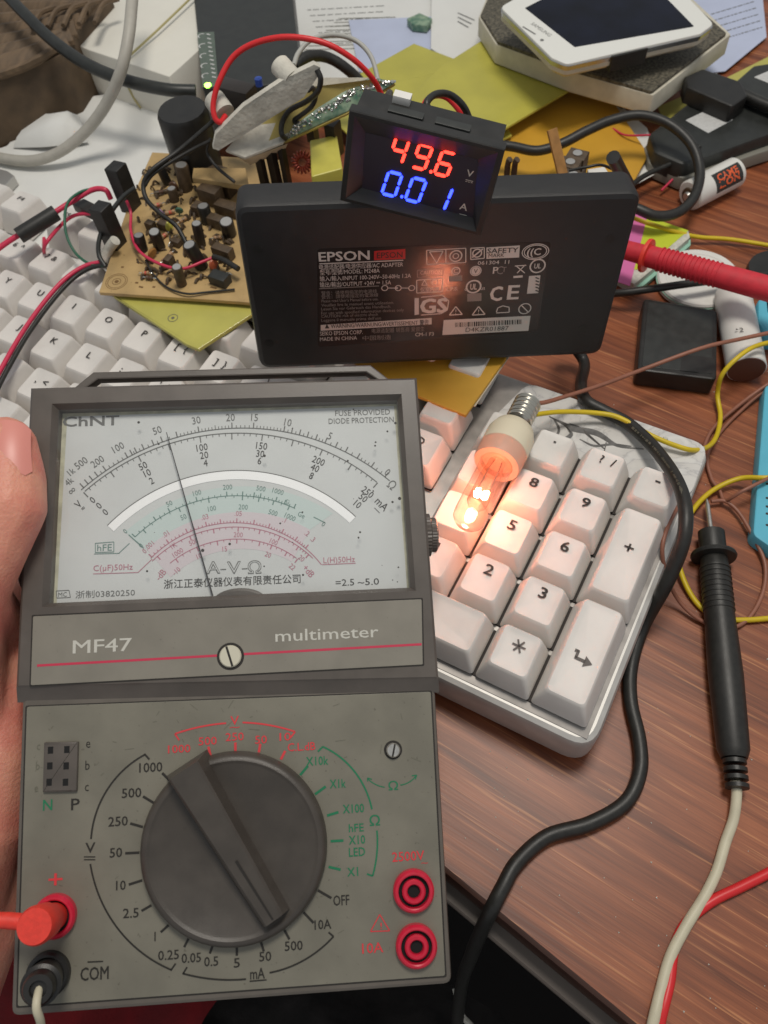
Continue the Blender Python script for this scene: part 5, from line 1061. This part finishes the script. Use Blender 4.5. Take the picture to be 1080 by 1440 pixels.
# drives, plug and battery at the right
dv = empty('hard_drive', W(1000, 200, .3), 'dark external drive with a small silver sticker', 'drive')
b = MB(); b.prism(wpoly([(912, 188), (985, 130), (1130, 122), (1130, 172), (1060, 196), (962, 232), (920, 214)], 1.5), .5, 1.5, .5, .18, 5); b.build('casing', 'drive', dv)
b = MB(); b.prism(wpoly([(905, 206), (985, 145), (1140, 135), (1140, 192), (1065, 216), (962, 252), (912, 230)], .8), .04, .8, .5, .1, 5, .1); b.build('rim', 'drive_rim', dv)
b = MB(); b.prism(wpoly([(964, 169), (1000, 152), (1031, 168), (996, 187)], 1.52), 1.5, 1.52, .04); b.build('sticker', 'sticker', dv)
sl_ = slab('second_drive', 'drive', [(1030, 118), (1060, 92), (1140, 80), (1140, 150), (1080, 140)], .3, 2.2, 'dark box at the right edge behind the plug cable', 'box', cr=.3, bev=.1)
slab('sticker', 'sticker', [(1060, 108), (1084, 98), (1130, 110), (1100, 124)], 2.2, 2.225, parent=sl_)
up = empty('usb_plug', W(1000, 130, 2), 'black usb plug lying on the dark external drive', 'plug')
b = MB(); b.prism(wpoly([(962, 108), (988, 96), (1042, 114), (1052, 134), (1030, 150), (965, 122)], 2.4), 1.55, 2.4, .2, .1); b.build('plug_body', 'black_plastic', up)
b = MB(); b.tube(wpts([(1036, 128, 2.0), (1060, 140, 2.0), (1100, 156, 2.0), (1160, 178, 2)]), .25, 10); b.build('cord', 'black_rubber', up, smooth=60)
slab('tan_card', 'lime_dim', [(925, 150), (1020, 110), (1120, 60), (1120, 110), (1000, 150), (940, 185)], .25, .3, 'yellowish card between the speckled box and the external drive', 'card', cr=.02, bev=0)
slab('lavender_paper', 'paper_blue', [(960, -20), (1070, -30), (1078, 52), (1020, 100), (985, 104), (990, 70)], .2, .22, 'lavender tinted paper right of the speckled box', 'paper', cr=0, bev=0)
slab('white_sheet', 'paper', [(900, -60), (1060, -60), (1062, 60), (1000, 110), (960, 90)], .12, .14, 'white sheet behind the phone at the top right', 'paper', cr=0, bev=0)
bt_ = empty('battery', W(1000, 260, .7), 'white battery cell with orange lettering on the desk', 'battery')
p0 = W(968, 276, .72); p1 = W(1034, 242, .72); dd = (p1 - p0); L1 = dd.length; r = .72
b = MB(); b.lathe([(.001, -.03), (r * .35, 0), (r * .38, .04), (r * .9, .05), (r, .12), (r, L1 - .06), (r * .93, L1), (.001, L1)], ax=(p0, dd), seg=36); b.build('cell_can', 'white', bt_)
b = MB(); b.lathe([(.001, -.035), (r * .55, -.03), (r * .58, .045)], ax=(p0, dd), seg=24); b.build('end_ring', 'part_brown', bt_)
b = MB(); b.lathe([(.001, -.16), (.2, -.15), (.24, -.03)], ax=(p0, dd), seg=16); b.build('contact_nub', 'alu', bt_)
dn = dd.normalized(); uu = Vector((0, 0, 1)); ww = dn.cross(uu).normalized()
def wrap(b, s, a0, ht, x0, x1, rr, m=None):
    vs, fs = glyphs(s, .03); xs = [v[0] for v in vs]; o = []
    for x, y in vs: a = a0 + (y / CAP - .5) * ht / rr; t = x0 + (x1 - x0) * (x - min(xs)) / (max(xs) - min(xs)); o.append(p0 + dn * t + (uu * math.sin(a) + ww * math.cos(a)) * rr)
    b.add(o, fs)
sgn = 1 if ww.dot(CPOS - p0) > 0 else -1; ww = ww * sgn
b = MB(); vs = []; n = 8
for i in range(n + 1):
    a = .1 + 1.35 * i / n
    for t in (L1 * .36, L1 * .92): vs.append(p0 + dn * t + (uu * math.sin(a) + ww * math.cos(a)) * (r + .01))
b.add(vs, [(2 * i, 2 * i + 1, 2 * i + 3, 2 * i + 2) for i in range(n)]); b.build('dark_band', 'drive', bt_)
b = MB(); wrap(b, 'CAME', 1.05, .32, L1 * .42, L1 * .85, r + .02); wrap(b, 'LION', .58, .32, L1 * .42, L1 * .85, r + .02); b.build('orange_lettering', 'orange_print', bt_, smooth=0)
wire('cable_loop', 'black_rubber', [(690, 203, 2.2), (720, 206, 2.2), (755, 212, 2.2), (790, 202, 2.4), (825, 184, 2.7), (860, 169, 2.9), (900, 162, 3.0), (940, 174, 2.8), (972, 203, 2.4), (984, 240, 1.9), (977, 275, 1.6), (955, 298, 1.5), (925, 304, 1.6), (897, 294, 1.8), (850, 275, 1.8)], .24, 'thick black cable looping round above the battery', 'cable')
wire('black_cable', 'black_rubber', [(880, 268, 1.6), (905, 248, 1.2), (940, 232, 1.2), (972, 218, 1.4), (984, 205, 1.7)], .13, 'short black cable inside the cable loop', 'cable')
wire('pink_wire_end', 'wire_pink', [(930, 268, .3), (950, 248, .6), (972, 226, 1.2)], .06, 'straight pink wire end inside the cable loop', 'wire')
b = MB(); p = W(795, 262, 4.5); q = W(776, 182, 6.4); d = (q - p).normalized(); s1 = d.orthogonal().normalized() * .2; s2 = d.cross(s1).normalized() * .1
b.loft([[o + s1 + s2, o - s1 + s2, o - s1 - s2, o + s1 - s2] for o in (p - d, q)]); b.build('wooden_stick', 'wood_light', label='flat brown wooden stick standing behind the adapter', cat='stick')
tbk = empty('terminal_block', W(808, 240, 3), 'brown screw terminal block peeking over the adapter', 'terminal block')
for x, y, z in ((812, 216, 5.0), (802, 228, 5.0), (806, 246, 5.0)):
    p = W(x, y, z); b = MB(); b.box(p.x - .42, p.x + .42, p.y - .35, p.y + .35, z - 1.6, z, .05); o = b.build('terminal', 'part_brown', tbk); b = MB(); b.lathe([(.2, 0), (.2, .05), (.001, .06)], ax=(p, (0, 0, 1)), seg=14); b.build('screw', 'alu', o)
wire('thin_wire', 'black_rubber', [(800, 240, 5.2), (825, 235, 5.4), (845, 232, 5.4), (862, 238, 5.0)], .06, 'thin black wire behind the adapter joining terminal and black post', 'wire')
b = MB(); b.tube(wpts([(862, 221, 6.2), (872, 240, 5.2), (884, 262, 4.2)]), .28, 12, 3); b.build('black_post', 'black_plastic', label='black plug standing behind the right end of the adapter', cat='plug')
slab('white_connector', 'white', [(826, 238), (850, 234), (858, 246), (830, 250)], 3.6, 4.2, 'white connector piece behind the right half of the adapter', 'connector')
b = MB()
for x in (714, 724): p = W(x, 232, 5.0); b.tube([p - Vector((0, 0, 1.5)), p, p + Vector((.1, 0, .3))], .14, 6, 3)
b.build('bare_terminal', 'part_brown', label='two brown pins beside the panel meter behind the adapter', cat='pins')
wire('hookup_wire', 'black_rubber', [(606, 160, 9.6), (600, 145, 9.9), (612, 133, 9.8), (632, 133, 9.5), (652, 150, 9.0), (664, 178, 8.2)], .13, parent=pmt)
wire('hookup_wire', 'wire_red', [(598, 160, 9.0), (598, 145, 9.3), (612, 134, 9.2), (630, 138, 9.0), (648, 158, 8.6), (655, 175, 8.2)], .12, parent=pmt)
wire('hookup_wire', 'black_rubber', [(548, 150, 10.3), (546, 136, 9.8), (548, 131, 9.2)], .14, parent=pmt)

# sticky notes, disc, black case, tube
nt_ = empty('sticky_notes', W(910, 350, 0), 'pad of lime and pink sticky notes by the adapter', 'note pad')
b = MB(); b.prism(wpoly([(880, 290), (903, 302), (968, 325), (970, 334), (892, 400), (860, 380)], .62), .02, .62, .02, 0); b.build('pad', 'note_side', nt_)
b = MB(); b.prism(wpoly([(903, 302), (968, 324), (905, 378), (882, 380)], .64), .621, .645, 0, 0); b.build('lime_note', 'note_lime', nt_)
b = MB(); b.prism(wpoly([(880, 290), (910, 305), (886, 402), (850, 390)], .67), .646, .665, 0, 0); b.build('pink_note', 'note_pink', nt_)
b = MB(); b.prism(wpoly([(955, 340), (971, 335), (971, 345), (905, 402), (885, 408)], .3), .1, .32, 0, 0); b.build('teal_note', 'note_teal', nt_)
c = W(984, 388, .5); di = empty('white_disc', (c.x, c.y, 0), 'round white disc with a raised rim under the red probe', 'disc')
b = MB(); b.lathe([(1.75, .02), (1.85, .1), (1.85, .38), (1.78, .46), (1.5, .47), (1.45, .43), (.001, .43)], c.x, c.y, 48); b.build('disc_body', 'white', di)
b = MB(); b.arc((c.x, c.y), 1.86, math.radians(180), math.radians(330), .05, .3, 20); b.build('rim_mark', 'note_teal', di, smooth=0)
bx = empty('black_case', W(950, 480, 0), 'square black plastic case on the desk below the white disc', 'case')
b = MB(); b.prism(wpoly([(905, 419), (1009, 436), (1008, 534), (896, 520)], 1.0), .04, 1.0, .22, .08, 4, .05); b.build('case_body', 'black_plastic', bx)
b = MB(); b.prism(wpoly([(912, 424), (1002, 440), (1001, 526), (903, 514)], 1.02), .99, 1.015, .1, .01); ct = b.build('case_top', 'drive', bx)
b = MB(); b.prism(wpoly([(959, 498), (1001, 503), (1001, 525), (957, 521)], 1.03), 1.015, 1.028, .03); b.build('dark_patch', 'black_plastic', bx)
b = MB(); p = W(945, 435, 1.03); b.text('·SAMSOON·', (p.x, p.y), .2, 1.02, math.radians(-27), 1, 1.8); b = None
wt = empty('white_tube', W(1040, 480, .7), 'white plastic tube with a brown end lying beside the black case', 'tube')
p0 = W(1030, 415, .80); p1 = W(1050, 520, .80); dd = p1 - p0; L1 = dd.length
b = MB(); b.lathe([(.001, -.5), (.5, -.45), (.72, -.1), (.77, .1), (.78, L1 - .03), (.74, L1), (.001, L1)], ax=(p0, dd), seg=36); b.build('tube_wall', 'white', wt)
b = MB(); b.lathe([(.73, L1 + .003), (.72, L1 + .03), (.001, L1 + .03)], ax=(p0, dd), seg=36); b.build('end_cap', 'brown_cap', wt)
b = MB(); c = W(1040, 464, 1.56); b.text('▸2', (c.x, c.y), .22, 1.585, .3, 1, .3); b.build('tube_mark', 'ink', wt, smooth=0)
b = MB(); b.prism([(W(1000, 396, .6).x, W(1000, 396, .6).y), (W(1030, 396, .6).x, W(1030, 396, .6).y), (W(1040, 425, .6).x, W(1040, 425, .6).y), (W(1010, 432, .6).x, W(1010, 432, .6).y)], .05, .7, .2, .1) if False else None
# red probe
rp = empty('red_probe', W(980, 380, 2.2), 'red test probe reaching in from the right behind the adapter', 'test probe')
p0 = W(862, 345, 2.3); p1 = W(900, 357, 2.4); p2 = W(1120, 417, 3.2); dd = (p2 - p1)
b = MB(); L1 = dd.length; b.lathe([(.33, -1.4), (.40, -.9), (.42, .1), (.46, .5), (.49, L1 * .6), (.50, L1)], ax=(p1, dd), seg=28); b.build('grip', 'probe_red', rp)
b = MB(); b.lathe([(.42, -.02), (.70, .0), (.72, .08), (.70, .16), (.46, .18)], ax=(p1 + dd.normalized() * .22, dd), seg=32); b.build('finger_guard', 'plug_red', rp)
b = MB(); 
for i in range(14):
    b.lathe([(.46, 0), (.525, .02), (.525, .06), (.46, .08)], ax=(p1 + dd.normalized() * (.9 + i * .19), dd), seg=24)
b.build('grip_ribs', 'probe_red', rp)
wire('black_lead', 'black_rubber', [(845, 414, .6), (880, 411, 1.0), (925, 405, 1.2), (975, 398, 1.2), (1030, 392, 1.0), (1100, 385, .5)], .17, 'black lead crossing the white disc under the red probe', 'lead')
wire('yellow_wire', 'wire_yellow', [(880, 302, 1.2), (903, 311, 1.0), (940, 323, .8), (980, 333, .4), (1030, 337, .3), (1110, 350, .2)], .10, 'yellow wire running over the sticky notes toward the right edge', 'wire')
# right edge
cy = empty('cyan_case', W(1075, 650, 0), 'cyan plastic ruler-like case at the right edge', 'case')
b = MB(); b.prism(wpoly([(1076, 540), (1200, 545), (1200, 775), (1092, 775), (1059, 752)], .7), .02, .7, .35, .06, 5); b.build('case_body', 'cyan', cy)
b = MB()
for y in (680, 700, 712, 722, 738): c = W(1079, y, .72); b.disc((c.x, c.y), .055, .705, 8)
b.build('black_dots', 'ink_black', cy, smooth=0)
cg = empty('blue_gadget', W(1085, 430, 0), 'light blue rounded gadget with a black window at the right edge', 'gadget')
b = MB(); b.prism(wpoly([(1066, 420), (1090, 412), (1160, 420), (1160, 470), (1075, 466), (1066, 452)], 1.1), .02, 1.1, .3, .15, 5); b.build('shell', 'cyan', cg)
b = MB(); b.prism(wpoly([(1078, 422), (1150, 420), (1150, 442), (1080, 440)], 1.12), 1.09, 1.115, .1); b.build('black_window', 'glass_black', cg)
b = MB(); c = W(1092, 378, .5); b.lathe([(1.2, .02), (1.25, .2), (1.2, .5), (.001, .52)], c.x, c.y, 36); b.build('dark_disc', 'black_plastic', label='dark round disc at the right edge above the blue gadget', cat='disc')
wire('brown_wire', 'wire_brown', [(1110, 520, .9), (1080, 540, .6), (1045, 565, .3), (1005, 600, .25), (990, 630, .25), (988, 660, .3), (972, 688, 1.4), (948, 722, 2.3), (932, 765, 2.4), (936, 805, 1.6), (955, 845, .5), (985, 872, .2), (1020, 884, .15), (1050, 872, .15), (1072, 835, .15), (1076, 795, .2), (1062, 760, .3), (1040, 722, .3), (1020, 705, .3), (1000, 705, .3)], .075, 'brown wire wandering in a wide loop under the black probe', 'wire')
wire('brown_wire', 'wire_brown', [(1120, 520, .5), (1085, 542, .4), (1050, 570, .2), (1015, 605, .15), (995, 640, .15), (1000, 672, .15), (1012, 690, .2), (1020, 704, .3), (1045, 690, .9), (1090, 668, 1.0)], .07, 'shorter brown wire curling to the probe tip from the right', 'wire')
wire('yellow_wire', 'wire_yellow', [(1110, 672, .9), (1075, 672, .9), (1040, 673, .5), (1005, 688, .3), (980, 710, .3), (962, 740, .4), (953, 775, .5), (960, 812, .3), (980, 848, .15), (1008, 868, .15), (1045, 872, .15), (1110, 867, .15)], .10, 'yellow wire looping round the black probe to the right edge', 'wire')
# black probe
bp = empty('black_probe', W(1020, 920, .5), 'black test probe lying on the desk, tip pointing away', 'test probe')
q0 = W(994, 702, .45); q1 = W(1000, 748, .55); q2 = W(1037, 1110, .55); dd = (q2 - q1); dn = dd.normalized(); L1 = dd.length
b = MB(); b.lathe([(.42, 0), (.47, .03), (.47, .9), (.44, 1.0), (.46, 1.05), (.50, 1.6), (.51, 3.0), (.50, 3.1), (.56, 5.5), (.50, 8.0), (.42, L1 - 1.0), (.40, L1 - .95), (.001, L1 - .95)], ax=(q1, dd), seg=32); b.build('grip', 'black_rubber', bp)
b = MB(); b.lathe([(.45, .92), (.78, .95), (.80, 1.02), (.76, 1.10), (.45, 1.12)], ax=(q1, dd), seg=36); b.build('finger_guard', 'black_rubber', bp)
b = MB()
for i in range(9): b.lathe([(.50, 0), (.535, .02), (.535, .08), (.50, .10)], ax=(q1 + dn * (1.5 + i * .2), dd), seg=28)
b.build('grip_ribs', 'black_rubber', bp)
b = MB(); tdir = (q0 - q1); tl = tdir.length; b.lathe([(.085, 0), (.085, tl * .8), (.03, tl), (.001, tl + .01)], ax=(q1, tdir), seg=12); b.build('metal_tip', 'steel', bp)
for i in range(4): b = MB(); b.lathe([(.2, 0), (.36, .02), (.36, .15), (.2, .17)], ax=(q1 + dn * (L1 - .93 + i * .25), dd), seg=20); b.build('strain_ring', 'black_rubber', bp)
b = MB(); b.tube(wpts([(1034, 1098, .5), (1036, 1115, .45), (1032, 1150, .3), (1020, 1185, .2), (1008, 1225, .18), (990, 1262, .18), (965, 1302, .18), (943, 1345, .18), (930, 1390, .2), (918, 1440, .2), (905, 1500, -.6)]), .16, 12); b.build('lead', 'wire_cream', bp, smooth=60)
wire('red_lead', 'wire_red', [(1130, 1200, .17), (1080, 1228, .17), (1040, 1248, .17), (1000, 1268, .16), (965, 1298, .10), (948, 1335, .13), (942, 1380, .17), (930, 1430, .18), (915, 1500, -.4)], .15, 'red lead on the desk passing under the cream lead', 'lead')
b = MB(); b.tube([W(640, 1390, -12), W(648, 1425, -12), W(668, 1450, -12), W(690, 1500, -12)], .12, 8); b.build('beaded_cord', 'note_side', label='thin pale beaded cord in the dark below the desk', cat='cord')

# crumbs and dust on the desk, print lines on papers
rnd = random.Random(21); b = MB()
for _ in range(130):
    x = rnd.uniform(640, 1080); y = rnd.uniform(300, 1430); p = W(x, y, 0)
    if p.y < -11.2 - .18 * (p.x - 40.69): continue
    r = rnd.choice((.02, .025, .03, .04)); a = rnd.uniform(0, 6)
    b.add([(p.x + r * math.cos(a + k * 2.1), p.y + r * math.sin(a + k * 2.1), .006 + (k == 1) * r * .6) for k in range(3)] + [(p.x, p.y, r * .9)], [(0, 1, 2), (0, 1, 3), (1, 2, 3), (2, 0, 3)])
b.build('desk_crumbs', 'note_side', kind='stuff', smooth=0, label='scattered pale crumbs and dust on the wooden desk', cat='crumbs')
b = MB()
for x, y, r in ((869, 596, .16), (876, 599, .10), (936, 617, .09), (958, 620, .07)):
    p = W(x, y, 0 if x > 950 else 2.08); b.prism([(p.x + r * math.cos(k) * (1 + .3 * math.sin(3 * k)), p.y + r * math.sin(k) * .7) for k in (0, 1, 2, 3, 4, 5)], p.z, p.z + .05, 0, .02)
b.build('paint_flakes', 'note_side', kind='stuff', label='pale flakes beside the yellow wire near the keyboard corner', cat='flakes')
def printed(name, rows, px0, px1, n, z, parent, step, seed):
    rnd = random.Random(seed); b = MB()
    for i in range(rows):
        a = W(px0[0] + step[0] * i, px0[1] + step[1] * i, z); c = W(px1[0] + step[0] * i, px1[1] + step[1] * i, z); t = 0
        while t < .96:
            w = rnd.uniform(.03, .12); q0 = a.lerp(c, t); q1 = a.lerp(c, min(1, t + w)); b.line((q0.x, q0.y), (q1.x, q1.y), .07, z); t += w + .025
    b.build(name, 'ink_soft', parent, smooth=0, kind='stuff')
ob = bpy.data.objects
printed('paper_print', 7, (432, 14), (540, 8), 9, .235, ob['printed_paper'], (4, 8), 3)
printed('paper_print', 5, (1000, 20), (1060, 2), 5, .235, ob['lavender_paper'], (3, 9), 5)
printed('sheet_print', 4, (800, 124), (850, 160), 5, .385, ob['white_paper_scrap'], (9, -2), 6)

b = MB(); cordp = catmull(wpts([(885, 597, 2.42), (925, 636, 2.9), (958, 690, 3.9), (963, 750, 3.9)]), 40); rnd = random.Random(5)
for i in range(8, 96):
    if rnd.random() < .28: continue
    p, q = cordp[i], cordp[i + 1]; v = (CPOS - p).normalized(); t = (q - p).normalized(); n = (v - t * v.dot(t)).normalized(); sd_ = t.cross(n); h = rnd.uniform(.02, .05)
    o = p + n * .238; b.add([o - sd_ * h, o + sd_ * h, o + sd_ * h + t * .03, o - sd_ * h + t * .03], [(0, 1, 2, 3)])
b.build('cord_print', 'ink_faint', bpy.data.objects['power_cord'], smooth=0, kind='stuff')
